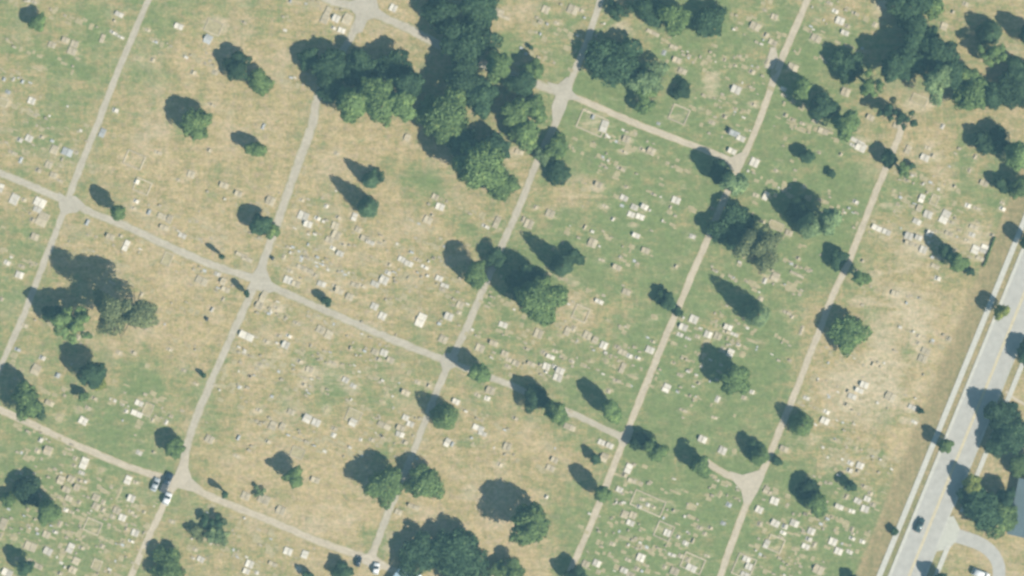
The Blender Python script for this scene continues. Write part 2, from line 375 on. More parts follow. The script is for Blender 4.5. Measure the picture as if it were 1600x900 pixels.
G[(1200,450)] = "795,35,60,40,C 120,155,60,25,C 150,180,30,30,C 210,265,25,70,C 940,345,40,30,C 940,300,40,30,C 985,395,60,40,C 965,440,60,50,C 1130,318,45,35,C 600,605,60,45,W 570,640,60,35,W 525,678,60,40,W 500,645,30,30,C 490,730,50,30,C 765,680,70,60,C 240,688,50,30,W 365,775,50,30,W 355,830,60,45,W 900,745,55,35,W 915,838,50,28,W 655,475,25,35,C 850,830,20,15,C"
G[(0,675)] = "255,50,40,40,W 235,118,45,35,C 300,115,55,60,C 470,165,35,30,C 465,210,35,25,C 525,195,50,80,W 510,255,50,30,W 380,300,45,60,C 445,295,45,45,C 500,305,45,26,C 415,360,55,40,C 480,345,40,45,C 430,415,50,40,C 495,440,30,30,C 412,487,40,30,W 450,503,40,18,C 600,410,50,45,C 645,440,35,40,C 600,465,50,45,C 645,487,35,40,C 800,300,45,60,W 850,315,45,25,C 745,380,25,110,T 820,415,50,50,W 730,490,50,45,C 765,535,50,45,W 705,530,45,36,C 820,500,50,28,C 845,525,40,20,C 790,605,25,30,C 845,630,50,45,W 820,683,50,22,W 870,130,50,35,W 880,70,25,20,C 960,125,30,20,C 375,575,35,50,C 290,640,50,45,C 345,625,45,25,W 20,575,45,80,C 5,650,20,40,C 85,660,60,50,T 190,715,80,60,C 300,745,60,50,W 440,725,45,65,W 510,725,50,25,C 640,715,40,35,C 660,675,40,20,T 475,805,45,50,C 455,862,50,45,C 605,830,60,70,P 375,885,40,30,C 240,840,60,35,C 45,880,70,50,W 195,805,50,25,C 1255,795,50,40,W 1220,735,40,30,C 1075,560,50,30,C 1560,825,55,50,W 1540,870,45,40,W 1535,400,60,50,C 1310,45,60,50,C 1490,35,25,45,G 1480,150,50,25,C 900,500,30,25,C 635,240,40,30,T 580,590,110,90,K"
G[(400,675)] = "485,20,40,40,W 655,48,25,25,W 900,15,60,40,W 930,65,50,35,C 725,50,50,30,C 260,130,90,70,P 1195,65,40,60,W 1225,75,25,40,G 1415,10,60,30,W 1525,205,50,35,C 1570,90,50,50,C 50,420,80,60,C 155,490,60,60,C 330,550,60,50,T 200,745,60,50,W 305,765,45,55,W 105,825,60,30,C 265,855,40,30,W 5,880,30,30,W 985,467,80,30,C 890,500,50,40,C 835,650,50,60,T 820,725,60,40,T 75,60,50,30,C 370,300,60,40,C 1330,380,60,60,T"
G[(800,675)] = "560,65,50,40,W 610,85,50,40,W 575,160,50,60,C 265,175,50,40,C 240,225,60,40,C 215,405,30,30,W 1190,45,60,45,W 1315,115,55,50,W 1390,120,40,40,T 728,228,45,65,W 705,270,45,35,C 750,305,60,30,C 672,360,45,40,W 690,385,30,18,C 850,445,230,110,K 815,420,40,25,C 795,468,45,30,W 850,455,35,30,W 885,470,35,25,C 705,515,45,50,C 755,520,45,45,C 740,568,55,40,W 950,620,115,110,K 970,630,45,45,W 1040,655,30,30,W 1085,695,50,35,W 1130,680,20,45,C 1175,600,50,30,C 1240,600,40,25,C 1205,635,30,30,C 628,700,45,30,C 700,660,90,22,T 805,785,55,55,W 725,800,50,25,C 650,805,50,25,T 460,825,50,45,C 530,820,55,45,W 1000,768,60,28,W 1055,775,45,35,C 1130,820,150,110,K 1120,850,70,45,W 1100,800,40,40,C 1220,775,45,22,C 955,845,30,35,C 1015,870,60,50,C 700,865,50,40,W 780,855,40,36,C 740,892,55,35,C 1355,455,45,35,G 1320,570,40,30,G 1545,485,50,45,W 1550,575,40,40,C 1590,700,40,60,W 1450,840,130,150,K 1465,795,55,40,W 1480,840,45,45,W 1455,890,60,35,W 1590,360,40,50,C 1010,490,30,25,C 1020,375,100,20,T 1300,390,30,60,T"
G[(1200,675)] = "40,430,60,50,W 10,380,40,30,C 515,195,50,35,W 575,210,50,45,W 510,240,50,35,W 560,245,35,30,C 530,262,20,20,D 600,340,50,25,C 640,385,40,35,C 560,430,50,40,W 620,418,45,40,W 605,480,55,45,W 655,455,50,36,C 445,468,60,35,W 525,495,50,30,W 490,405,30,45,C 350,485,30,30,T 45,570,60,45,W 105,590,45,40,W 165,570,60,45,W 95,630,50,32,W 80,660,50,28,C 270,620,50,45,W 255,670,50,35,W 235,715,55,40,W 290,705,35,45,C 45,700,110,100,K 405,685,55,50,W 440,745,55,45,W 510,750,50,32,W 525,610,30,40,C 525,665,50,28,W 530,637,30,18,C 590,685,45,30,W 315,860,70,60,C 215,775,50,30,T 180,640,60,20,T 550,100,30,40,T 100,105,60,40,C"

items = []
for (tx, ty), s in G.items():
    for e in s.split():
        a = e.split(','); zx, zy, zw, zh = map(float, a[:4])
        items.append((tx + zx / 4, ty + zy / 4, zw / 4, zh / 4, a[4]))
ITEMS = items

# ------------------------------------------------------------------ the ground
DRY = [
 [.40,.55,.50,.45,.60,.75,.75,.65,.70,.60,.35,.28,.35,.60,.60,.70,.70],
 [.65,.50,.50,.75,.80,.80,.70,.50,.60,.40,.38,.35,.28,.25,.50,.60,.70],
 [.60,.42,.80,.85,.90,.75,.95,.60,.60,.25,.18,.30,.22,.22,.75,.50,.55],
 [.60,.55,.75,.80,.85,.70,.78,.75,.60,.38,.22,.22,.20,.18,.50,.40,.35],
 [.40,.60,.85,.90,.70,.80,.80,.65,.32,.25,.25,.32,.20,.12,.65,.60,.60],
 [.40,.65,.90,.90,.75,.75,.80,.60,.35,.38,.28,.22,.20,.78,.95,.90,.80],
 [.45,.50,.35,.55,.75,.55,.45,.60,.60,.30,.20,.18,.20,.92,.92,.85,.80],
 [.35,.30,.25,.60,.85,.80,.75,.90,.80,.55,.15,.18,.32,.66,.80,.80,.80],
 [.28,.32,.35,.50,.90,.90,.80,.90,.98,.40,.12,.12,.18,.20,.30,.70,.75],
 [.38,.40,.40,.70,.70,.80,.70,.80,.98,.18,.12,.18,.22,.20,.30,.70,.75]]
DBLOB = [(640,270,60,16,-.45,-20),(660,300,30,25,-.3,0),(910,300,45,25,.55,0),(900,490,42,32,.35,0),
 (590,845,25,20,-.5,-30),(1370,505,22,40,-.45,10),(1417,570,13,55,-.5,0),(1390,655,60,16,-.35,0),(1340,700,70,10,-.3,-15),
 (1300,620,25,30,.2,0),(1470,250,22,60,.4,0),(140,35,22,45,-.35,15),(60,85,70,12,-.35,-15),(110,110,60,14,-.3,-15),
 (250,40,30,40,-.25,0),(960,130,50,30,-.3,0),(250,120,25,15,-.3,0),(300,210,30,14,-.4,0),(455,210,15,10,-.3,0),
 (700,690,40,12,-.3,0),(830,700,90,14,.25,-18),(600,720,18,25,-.45,0),(520,620,18,30,-.35,0),(780,640,60,12,-.2,-15),
 (1140,745,60,25,-.2,0),(1400,300,40,30,-.3,0),(1250,60,30,50,-.2,20),(340,640,25,60,-.25,15),(250,600,50,25,-.3,0),
 (720,350,20,20,-.35,0),(560,425,35,12,-.25,0),(1000,330,60,40,-.08,0),(870,240,20,20,-.5,0),(910,130,20,16,-.6,0),(790,70,25,20,-.6,0),
 (1330,60,15,18,-.4,0),(1420,690,30,25,.35,0),(1480,800,20,60,.2,0),(560,720,40,40,.1,0)]
BARE = [(1395,510,60,90,.40,0),(1350,620,75,60,.40,0),(470,600,80,50,.18,0),(560,470,120,30,.12,-22),(1480,370,50,40,.2,0),(540,380,60,50,.12,0),(1440,680,40,40,.2,0),(1112,130,16,24,.7,0),(1378,15,25,16,.4,0),(985,215,28,25,.15,0),(910,302,40,20,.45,0),(1395,322,22,9,.6,0),
 (430,480,22,16,.5,0),(500,590,32,20,.35,0),(420,560,40,30,.25,20),(1435,490,40,40,.45,0),(1380,560,24,60,.35,10),(1320,585,40,16,.3,0),
 (1350,620,50,35,.35,0),(1260,690,26,18,.5,0),(1300,725,20,18,.5,0),(1440,165,30,14,.55,0),(1420,400,30,26,.5,0),(1340,470,30,10,.4,0),
 (620,180,50,18,.25,-20),(605,215,60,20,.25,-20),(800,245,14,25,.5,0),(825,70,25,40,.25,20),(860,85,12,20,.3,20),(1045,130,14,10,.3,0),
 (690,470,60,14,.15,0),(570,510,40,10,.55,-22),(300,160,25,25,.2,0),(780,720,100,20,.25,-20),(830,860,60,40,.3,0),(740,780,40,40,.2,0),
 (100,495,20,16,.3,0),(10,155,20,12,.35,0),(340,40,20,18,.4,20),(470,30,25,50,.25,20),(880,432,40,8,.55,-25),(900,470,30,30,.2,0),
 (550,40,30,30,.25,20),(1360,210,80,14,.3,-10),(1475,270,14,50,.35,10),(1530,370,20,26,.4,0),(1100,60,20,40,.2,20),(1210,440,30,8,.3,-25),
 (1235,520,8,20,.3,15),(1590,665,14,16,.6,0),(1545,735,18,14,.35,0),(700,255,40,30,.1,0),(950,150,20,6,.4,-20),(968,45,30,10,.5,-20),
 (985,90,22,12,.4,-30),(1165,170,20,20,.25,0),(390,650,40,30,.2,0),(690,600,30,12,.25,0),(560,610,40,8,.3,0),(460,380,20,10,.3,0),(210,900,30,10,.0,0),
 (110,205,30,12,.25,0),(1500,880,30,14,.2,0),(470,250,20,30,.2,20),(60,300,14,10,.15,0),(1080,560,30,8,.3,-20)]
# the road's centre line
RA = (1502.0, 700.0); RD = (-0.408, 1.0)
def road_x(y): return RA[0] + (y - RA[1]) * RD[0]

def build_ground():
    nx, ny = 560, 330
    px = np.concatenate([[-14000, -3000, -400], np.linspace(-60, 1660, nx), [2000, 5000, 16000]])
    py = np.concatenate([[-15000, -3000, -300], np.linspace(-50, 950, ny), [1200, 4000, 16000]])
    X, Y = np.meshgrid(px, py)
    D = np.array(DRY)
    gx = np.clip(X / 100, 0, 15.999); gy = np.clip(Y / 100, 0, 8.999)
    ix = gx.astype(int); iy = gy.astype(int); fx = gx - ix; fy = gy - iy
    fx = fx * fx * (3 - 2 * fx); fy = fy * fy * (3 - 2 * fy)
    dry = (D[iy, ix] * (1 - fx) + D[iy, ix + 1] * fx) * (1 - fy) + (D[iy + 1, ix] * (1 - fx) + D[iy + 1, ix + 1] * fx) * fy
    dry = 1.16 * dry - 0.15
    dry = dry - .11 * np.exp(-(dry / .38) ** 2)
    bare = np.zeros_like(dry)
    def blobs(L, A):
        for (bx, by, rx, ry, a, rot) in L:
            t = math.radians(rot)
            u = (X - bx) * math.cos(t) - (Y - by) * math.sin(t)
            v = (X - bx) * math.sin(t) + (Y - by) * math.cos(t)
            q = (u / rx) ** 2 + (v / ry) ** 2
            A += a * np.exp(-q * q * 0.7)
    blobs(DBLOB, dry); blobs(BARE, bare)
    worn = np.zeros_like(bare)
    for (gx_, gy_, gw, gh, gc) in ITEMS:
        r = 4.0 + 0.5 * (gw + gh)
        i0, i1 = np.searchsorted(py, gy_ - 2.5 * r), np.searchsorted(py, gy_ + 2.5 * r)
        j0, j1 = np.searchsorted(px, gx_ - 2.5 * r), np.searchsorted(px, gx_ + 2.5 * r)
        u = X[i0:i1, j0:j1] - gx_; v = Y[i0:i1, j0:j1] - gy_
        q = (u / (3.5 + gw * .62)) ** 2 + (v / (3.0 + gh * .62)) ** 2
        worn[i0:i1, j0:j1] = np.maximum(worn[i0:i1, j0:j1], .50 * np.exp(-q * q * .5))
    bare += worn
    off = X - (RA[0] + (Y - RA[1]) * RD[0])
    verge = np.clip((off + 88) / 8, 0, 1) * np.clip((-40 - off) / 6, 0, 1)
    verge += np.clip((off + 60) / 6, 0, 1) * np.clip((40 - off) / 6, 0, 1) * 0.6
    band = np.clip((off + 88) / 6, 0, 1) * np.clip((-72 - off) / 8, 0, 1) * .8
    wx = (X - 800) * S; wy = (450 - Y) * S
    Z = np.zeros_like(wx)
    h, w = X.shape
    V = np.stack([wx, wy, Z], -1).reshape(-1, 3)
    i = np.arange(h * w).reshape(h, w)
    F = np.stack([i[:-1, :-1], i[1:, :-1], i[1:, 1:], i[:-1, 1:]], -1).reshape(-1, 4)
    me = bpy.data.meshes.new('ground')
    me.vertices.add(len(V)); me.vertices.foreach_set('co', V.reshape(-1))
    me.loops.add(F.size); me.loops.foreach_set('vertex_index', F.reshape(-1).astype(np.int32))
    me.polygons.add(len(F)); me.polygons.foreach_set('loop_start', np.arange(0, F.size, 4, dtype=np.int32))
    me.polygons.foreach_set('loop_total', np.full(len(F), 4, dtype=np.int32))
    me.materials.append(M['ground']); me.update(calc_edges=True)
    for nm, A in (('dryness', dry), ('bare', bare), ('verge', np.clip(verge, 0, 1)), ('dirt_band', band)):
        a = me.attributes.new(nm, 'FLOAT', 'POINT'); a.data.foreach_set('value', A.reshape(-1).astype(np.float32))
    o = link('ground', me); tag(o, kind='structure')
build_ground()

# ------------------------------------------------------------------ lanes
def resample(pts, step=9.0):
    P = [np.array(p, float) for p in pts]
    # Catmull-Rom
    out = []
    Q = [2 * P[0] - P[1]] + P + [2 * P[-1] - P[-2]]
    for i in range(1, len(Q) - 2):
        n = max(2, int(np.linalg.norm(Q[i + 1] - Q[i]) / step))
        for k in range(n):
            t = k / n
            out.append(0.5 * ((2 * Q[i]) + (-Q[i - 1] + Q[i + 1]) * t + (2 * Q[i - 1] - 5 * Q[i] + 4 * Q[i + 1] - Q[i + 2]) * t * t
                              + (-Q[i - 1] + 3 * Q[i] - 3 * Q[i + 1] + Q[i + 2]) * t ** 3))
    out.append(P[-1])
    return out

LANE_LINES = []
def ribbon(name, pts, width, z, mat, jit=0.5, kind='structure', across=6):
    P = resample(pts)
    LANE_LINES.append((P, width))
    vs, side = [], []
    jl = jr = 0
    for i, p in enumerate(P):
        a = P[max(0, i - 1)]; b = P[min(len(P) - 1, i + 1)]
        d = (b - a) / (np.linalg.norm(b - a) + 1e-9)
        n = np.array([-d[1], d[0]])
        jl = jl * 0.6 + random.uniform(-jit, jit); jr = jr * 0.6 + random.uniform(-jit, jit)
        w = (width(i / (len(P) - 1)) if callable(width) else width) * (0.93 if name == 'cemetery_lane' else 1)
        for k in range(across + 1):
            t = k / across * 2 - 1
            e = t * w / 2 + (jr if t > 0 else -jl) * abs(t)
            q = p + n * e
            vs.append((*W(q[0], q[1]), z)); side.append(abs(t))
    c = across + 1
    fs = [(i * c + k, (i + 1) * c + k, (i + 1) * c + k + 1, i * c + k + 1) for i in range(len(P) - 1) for k in range(across)]
    me = mesh_from(name, vs, fs, mat)
    at = me.attributes.new('side', 'FLOAT', 'POINT'); at.data.foreach_set('value', side)
    if me.polygons[0].normal.z < 0: me.flip_normals()
    o = link(name, me); tag(o, kind=kind)
    return o

def patch(name, pts, z, mat, kind='structure'):
    vs = [(*W(x, y), z) for x, y in pts]
    me = mesh_from(name, vs, [tuple(range(len(vs)))], mat)
    if me.polygons[0].normal.z < 0: me.flip_normals()
    at = me.attributes.new('side', 'FLOAT', 'POINT'); at.data.foreach_set('value', [0.45] * len(vs))
    o = link(name, me); tag(o, kind=kind)
    return o

LG, LS = M['lane_grey'], M['lane_sand']
R1 = [(245,-25),(232,0),(208,55),(180,122),(150,200),(125,262),(106,312),(88,362),(62,428),(38,490),(12,548),(-12,600)]
R2 = [(-25,262),(0,270),(50,291),(106,315),(150,335),(200,355),(260,383),(330,413),(400,437),(440,455),(520,490),(600,525),(660,549),(697,563)]
R2b = [(697,563),(740,580),(800,603),(850,628),(910,653),(940,668),(975,684)]
R3 = [(578,-25),(570,8),(560,32),(546,62),(520,105),(497,150),(487,200),(468,250),(446,310),(426,370),(403,432),(385,475),(360,530),(333,590),(306,655),(290,705),(284,745)]
R3b = [(284,745),(262,775),(246,810),(226,852),(205,900),(195,925)]
R7 = [(-25,628),(0,640),(60,668),(130,700),(190,725),(250,745),(285,750)]
R7b = [(285,750),(320,772),(380,797),(440,821),(500,847),(560,868),(600,884),(640,905),(670,925)]
R8a = [(490,-12),(520,2),(560,12),(600,28),(640,46),(690,72),(760,102),(820,125),(868,142)]
R8 = [(868,142),(895,151),(950,174),(1000,196),(1060,219),(1110,237),(1150,258)]
R4 = [(948,-25),(938,0),(924,45),(905,95),(886,142),(868,192),(840,250),(815,315),(787,378),(752,460),(725,520),(702,568),(682,612),(656,680),(640,720),(611,790),(592,840),(574,878)]
R5 = [(1273,-25),(1262,0),(1240,50),(1215,108),(1195,165),(1176,215),(1154,262),(1130,315),(1105,375),(1081,430),(1058,485),(1034,540),(1010,600),(986,660),(963,718),(945,765),(925,815),(902,868),(888,900),(876,930)]
R6 = [(1412,192),(1404,215),(1385,262),(1364,312),(1342,368),(1325,412),(1302,460),(1281,515),(1260,568),(1240,620),(1211,690),(1190,740),(1166,790),(1147,840),(1126,900),(1116,930)]
R9 = [(1098,718),(1112,727),(1135,741),(1160,752),(1178,765)]
for i, (p, w, mt) in enumerate([(R1, 12.5, LG), (R2, 14, LG), (R3, lambda t: 17 if .24 < t < .5 else 14.5, LG), (R3b, 12.5, LS),
                                (R7, 13, LS), (R7b, 14, LS), (R8a, 16, LG), (R8, 12, LS), (R4, lambda t: 12.5 if t < .22 else 13.5, LG),
                                (R5, 12.5, LS), (R6, 12.5, LS), (R2b, 12.5, LG), (R9, 12, LS)]):
    ribbon('cemetery_lane', p, w, 0.008 + 0.004 * i, mt)
z = 0.068
for pts in ([(92,300),(104,308),(118,306),(133,320),(120,332),(108,333),(98,338),(92,322)],
            [(392,440),(378,424),(395,428),(402,418),(408,400),(418,395),(416,420),(424,440),(440,452),(420,458),(398,452),(386,466),(382,458)],
            [(272,745),(284,715),(296,708),(294,730),(300,748),(318,764),(300,768),(276,762),(262,770),(262,752)],
            [(540,5),(562,-4),(588,-4),(592,14),(612,28),(590,26),(574,32),(566,50),(552,54),(556,24)],
            [(855,128),(872,132),(886,120),(894,122),(894,142),(908,156),(888,156),(884,170),(872,196),(864,196),(862,166),(868,150)],
            [(1125,238),(1142,246),(1158,238),(1168,240),(1160,262),(1150,270),(1142,264)],
            [(688,566),(694,552),(706,552),(716,558),(714,572),(702,578),(694,586)],
            [(1140,736),(1160,742),(1196,732),(1194,746),(1184,768),(1172,788),(1162,786),(1158,766),(1146,752)],
            [(562,868),(578,864),(584,850),(592,852),(588,868),(606,886),(590,892),(566,880)],
            [(968,676),(980,672),(986,664),(990,672),(984,690),(974,700),(966,690)]):
    patch('lane_junction', pts, z, LS if pts[0][0] in (272, 1140, 562, 1125, 968) else LG); z += 0.004
patch('gravel_apron', [(1195,106),(1204,74),(1212,74),(1216,92),(1208,108)], z, LS)

# main road: everything follows one straight line
def along(off0, off1, y0=-60, y1=960, step=None):
    """strip between horizontal offsets from the centre line"""
    return [(road_x(y0) + off0, y0), (road_x(y0) + off1, y0), (road_x(y1) + off1, y1), (road_x(y1) + off0, y1)]
YA, YB = -900, 1700
def strip(name, a, b, z, mat, top=None, y0=YA, y1=YB):
    g = Geo()
    q = along(a, b, y0, y1)
    lo = [(*W(x, y), -0.05 if top else z) for x, y in q]
    if top is None:
        g.add(lo, [(0, 3, 2, 1)])
    else:
        hi = [(p[0], p[1], z) for p in lo]
        g.add(lo + hi, [(4, 7, 6, 5), (0, 1, 5, 4), (1, 2, 6, 5), (2, 3, 7, 6), (3, 0, 4, 7)])
    me = mesh_from(name, g.v, g.f, mat)
    bm = bmesh.new(); bm.from_mesh(me); bmesh.ops.recalc_face_normals(bm, faces=bm.faces)
    if top is None:
        for f in bm.faces:
            if f.normal.z < 0: f.normal_flip()
    bm.to_mesh(me); bm.free()
    o = link(name, me); tag(o, kind='structure'); return o
strip('road', -30, 25, 0.03, M['asphalt'])
strip('gutter', -31.2, -27.5, 0.036, M['concrete'])
strip('gutter', 23.5, 25.5, 0.036, M['concrete'])
strip('kerb', -33.2, -31.2, 0.14, M['concrete'], top=1)
strip('kerb', 25.5, 27.2, 0.14, M['concrete'], top=1, y1=792)
strip('kerb', 25.5, 27.2, 0.14, M['concrete'], top=1, y0=858)
strip('sidewalk', -51, -42, 0.12, M['concrete'], top=1)
strip('sidewalk', 38, 46, 0.12, M['concrete'], top=1, y1=800)
strip('sidewalk', 38, 46, 0.12, M['concrete'], top=1, y0=852)
strip('road_marking', -1.9, -0.5, 0.038, M['yellow'])
strip('road_marking', 0.5, 1.9, 0.038, M['yellow'])
patch('driveway_apron', [(road_x(808)+25.5,808),(1490,806),(1500,826),(1494,846),(1482,858),(road_x(862)+25.5,862)], 0.05, M['concrete2'])
ribbon('driveway', [(1488,835),(1512,842),(1536,852),(1553,868),(1561,886),(1560,910),(1552,940)], lambda t: 22 - 4*t, 0.042, M['asphalt'], 0.3)
ribbon('footpath', [(1640,648),(1605,634),(1582,620),(1572,612)], 5, 0.02, LS, 0.3)
# sidewalk joints: recessed grooves read as fine dark lines -> separate slabs near the frame are below one pixel, so material only

# ------------------------------------------------------------------ trees
def crown_points(kind, r, rz, zc, n, dens):
    """returns centres, normals for n leaves"""
    P = np.zeros((0, 3)); Nn = np.zeros((0, 3))
    def sph(k):
        v = rng.normal(size=(k, 3)); return v / np.linalg.norm(v, axis=1, keepdims=True)
    if kind == 'cone':
        H = zc + rz; z0 = 0.10 * H
        t = 1 - np.sqrt(rng.random(n)) * 0.999
        a = rng.random(n) * 2 * np.pi
        lay = 0.82 + 0.18 * np.sin(t * 34 + a * 1.0) + 0.10 * np.sin(a * 5 + t * 9 + rng.random() * 6)
        rad = r * 1.05 * (1 - t) ** 0.52 * lay * (1 - 0.35 * rng.random(n) ** 2)
        P = np.stack([np.cos(a) * rad, np.sin(a) * rad, z0 + t * (H - z0)], -1)
        Nn = np.stack([np.cos(a), np.sin(a), np.full(n, 0.8)], -1)
        return P, Nn
    k = {'round': 11, 'column': 8, 'sparse': 13, 'shrub': 5, 'grove': 16}[kind]
    C = sph(k) * (0.35 + 0.35 * rng.random((k, 1)))
    C[:, 2] = C[:, 2] * 0.9 + 0.05
    C[0] = (0, 0, 0.1)
    L = rng.uniform(0.30, 0.52, k) if kind != 'sparse' else rng.uniform(0.2, 0.36, k)
    if kind == 'sparse': C *= 1.25
    L[0] = 0.62 if kind != 'sparse' else 0.3
    if kind == 'column':
        C[:, :2] *= 0.9
    w = L ** 2; w /= w.sum()
    tot = 0
    while tot < n:
        m = int(n * 1.6)
        j = rng.choice(k, m, p=w)
        d = sph(m)
        d[:, 2] = np.where(d[:, 2] < -0.5, -d[:, 2], d[:, 2])
        q = C[j] + d * (L[j] * rng.uniform(0.72, 1.08, m))[:, None]
        # drop points deep inside another lobe
        dist = np.linalg.norm(q[:, None, :] - C[None], axis=2) / L[None]
        keep = (dist.min(1) > 0.70) & (np.linalg.norm(q, axis=1) < 1.12)
        P = np.concatenate([P, q[keep]]); Nn = np.concatenate([Nn, d[keep]]); tot = len(P)
    P = P[:n]; Nn = Nn[:n]
    az = np.arctan2(P[:, 1], P[:, 0]); ph = rng.random(4) * 6.28
    wob = 1 + .07 * np.sin(az * 3 + ph[0]) + .06 * np.sin(az * 5 + ph[1]) + .05 * np.sin(az * 9 + ph[2]) + .04 * np.sin(az * 14 + ph[3])
    P[:, :2] *= wob[:, None]
    P = P * np.array([r, r, rz]) + np.array([0, 0, zc])
    return P, Nn

def leaf_mesh(P, Nn, size, mat, name='crown'):
    n = len(P)
    Nn = Nn + rng.normal(scale=0.45, size=(n, 3)); Nn /= np.linalg.norm(Nn, axis=1, keepdims=True)
    A = np.cross(Nn, rng.normal(size=(n, 3))); A /= np.linalg.norm(A, axis=1, keepdims=True) + 1e-9
    B = np.cross(Nn, A)
    s = (size * rng.uniform(0.65, 1.35, n))[:, None]
    a = A * s * 0.62; b = B * s * 0.42
    P = P.copy(); P[:, 2] = np.maximum(P[:, 2], 0.15)
    V = np.stack([P - a - b * .5, P + a * .2 - b, P + a + b * .4, P - a * .2 + b], 1)
    return quads_mesh(name, V, mat)

def trunk_geo(r, H, zc, kind):
    g = Geo()
    tr = 0.10 + 0.035 * H * (0.7 if kind in ('cone', 'column') else 1.0)
    z1 = zc * 0.75 if kind not in ('cone', 'column') else H * 0.9
    lean = (random.uniform(-.25, .25), random.uniform(-.25, .25))
    g.tube((0, 0, -0.1), (lean[0] * .4, lean[1] * .4, z1 * 0.35), tr * 1.35, tr, 8)
    g.tube((lean[0] * .4, lean[1] * .4, z1 * 0.35), (lean[0], lean[1], z1), tr, tr * (0.62 if kind not in ('cone', 'column') else .12), 8)
    if kind in ('round', 'sparse', 'grove', 'shrub'):
        m = 7 if kind == 'sparse' else 5
        for i in range(m):
            a = 2 * math.pi * (i + random.random() * .6) / m
            e = r * random.uniform(.45, .75)
            p0 = (lean[0] * .7, lean[1] * .7, z1 * random.uniform(.6, .98))
            p1 = (math.cos(a) * e * .5, math.sin(a) * e * .5, zc * random.uniform(.85, 1.05))
            p2 = (math.cos(a + .2) * e, math.sin(a + .2) * e, zc + (H - zc) * random.uniform(.1, .55))
            g.tube(p0, p1, tr * .45, tr * .28, 6); g.tube(p1, p2, tr * .28, tr * .10, 5)
            if kind == 'sparse':
                for q in range(2):
                    b = a + random.uniform(-.9, .9)
                    g.tube(p1, (math.cos(b) * e * 1.15, math.sin(b) * e * 1.15, zc + (H - zc) * random.uniform(-.2, .5)), tr * .2, tr * .06, 5)
    else:
        for i in range(9):
            a = i * 2.4; t = .2 + .07 * i
            zz = H * t; e = r * (1 - t) * .8 + .2
            g.tube((0, 0, zz), (math.cos(a) * e, math.sin(a) * e, zz + .15 * e), tr * .2, tr * .05, 4)
    return g

KN = {'r': ('round', 'broadleaf_tree', 'tree'), 'G': ('grove', 'broadleaf_tree', 'tree'), 'c': ('cone', 'conifer_tree', 'tree'),
      'k': ('column', 'columnar_tree', 'tree'), 's': ('sparse', 'thin_crowned_tree', 'tree'), 'b': ('shrub', 'shrub', 'shrub')}
TREE_POS = []
def tree(x, y, r, d, kind, leaf, label, ref=None):
    shape, name, cat = KN[kind]
    r = r * 1.2; x = x + 2.0; y = y + 1.5; d = d * (1.0 if d < 16 or kind == 'c' else 0.88)
    rm = r * S
    zc = max(0.55 if kind == 'b' else 1.2, d * S * math.tan(SUN_EL))
    rz = {'r': min(0.88 * zc, rm * 1.6), 'G': min(.7 * zc, rm * .9), 'c': zc * 0.9, 'k': zc * 0.8, 's': min(.72 * zc, rm * .9), 'b': min(zc * .95, rm * 1.1)}[kind]
    if kind == 'c': zc, rz = d * S * 0.66, d * S * 0.66
    H = zc + rz
    wx, wy = W(x, y, zc)
    root = empty(name, wx, wy, 0, random.uniform(0, 6.28))
    tag(root, label, cat, None)
    size = min(0.62 if kind not in 'G' else 0.85, max(0.26, rm * 0.09)) * (0.8 if kind == 's' else 1)
    area = 4 * math.pi * rm * (rm + rz) / 2
    cov = {'r': 2.5, 'G': 2.9, 'c': 2.3, 'k': 2.3, 's': 1.55, 'b': 2.2}[kind]
    n = int(min(16000, max(160, cov * area / (size * size * 0.62))))
    P, Nn = crown_points(shape, rm, rz, zc, n, cov)
    me = leaf_mesh(P, Nn, size, M['leaf_' + leaf])
    o = link('crown', me, root)
    g = trunk_geo(rm, H, zc, shape)
    g.build('trunk', M['bark'], root)
    TREE_POS.append((x, y, r, d, ref))
    return root

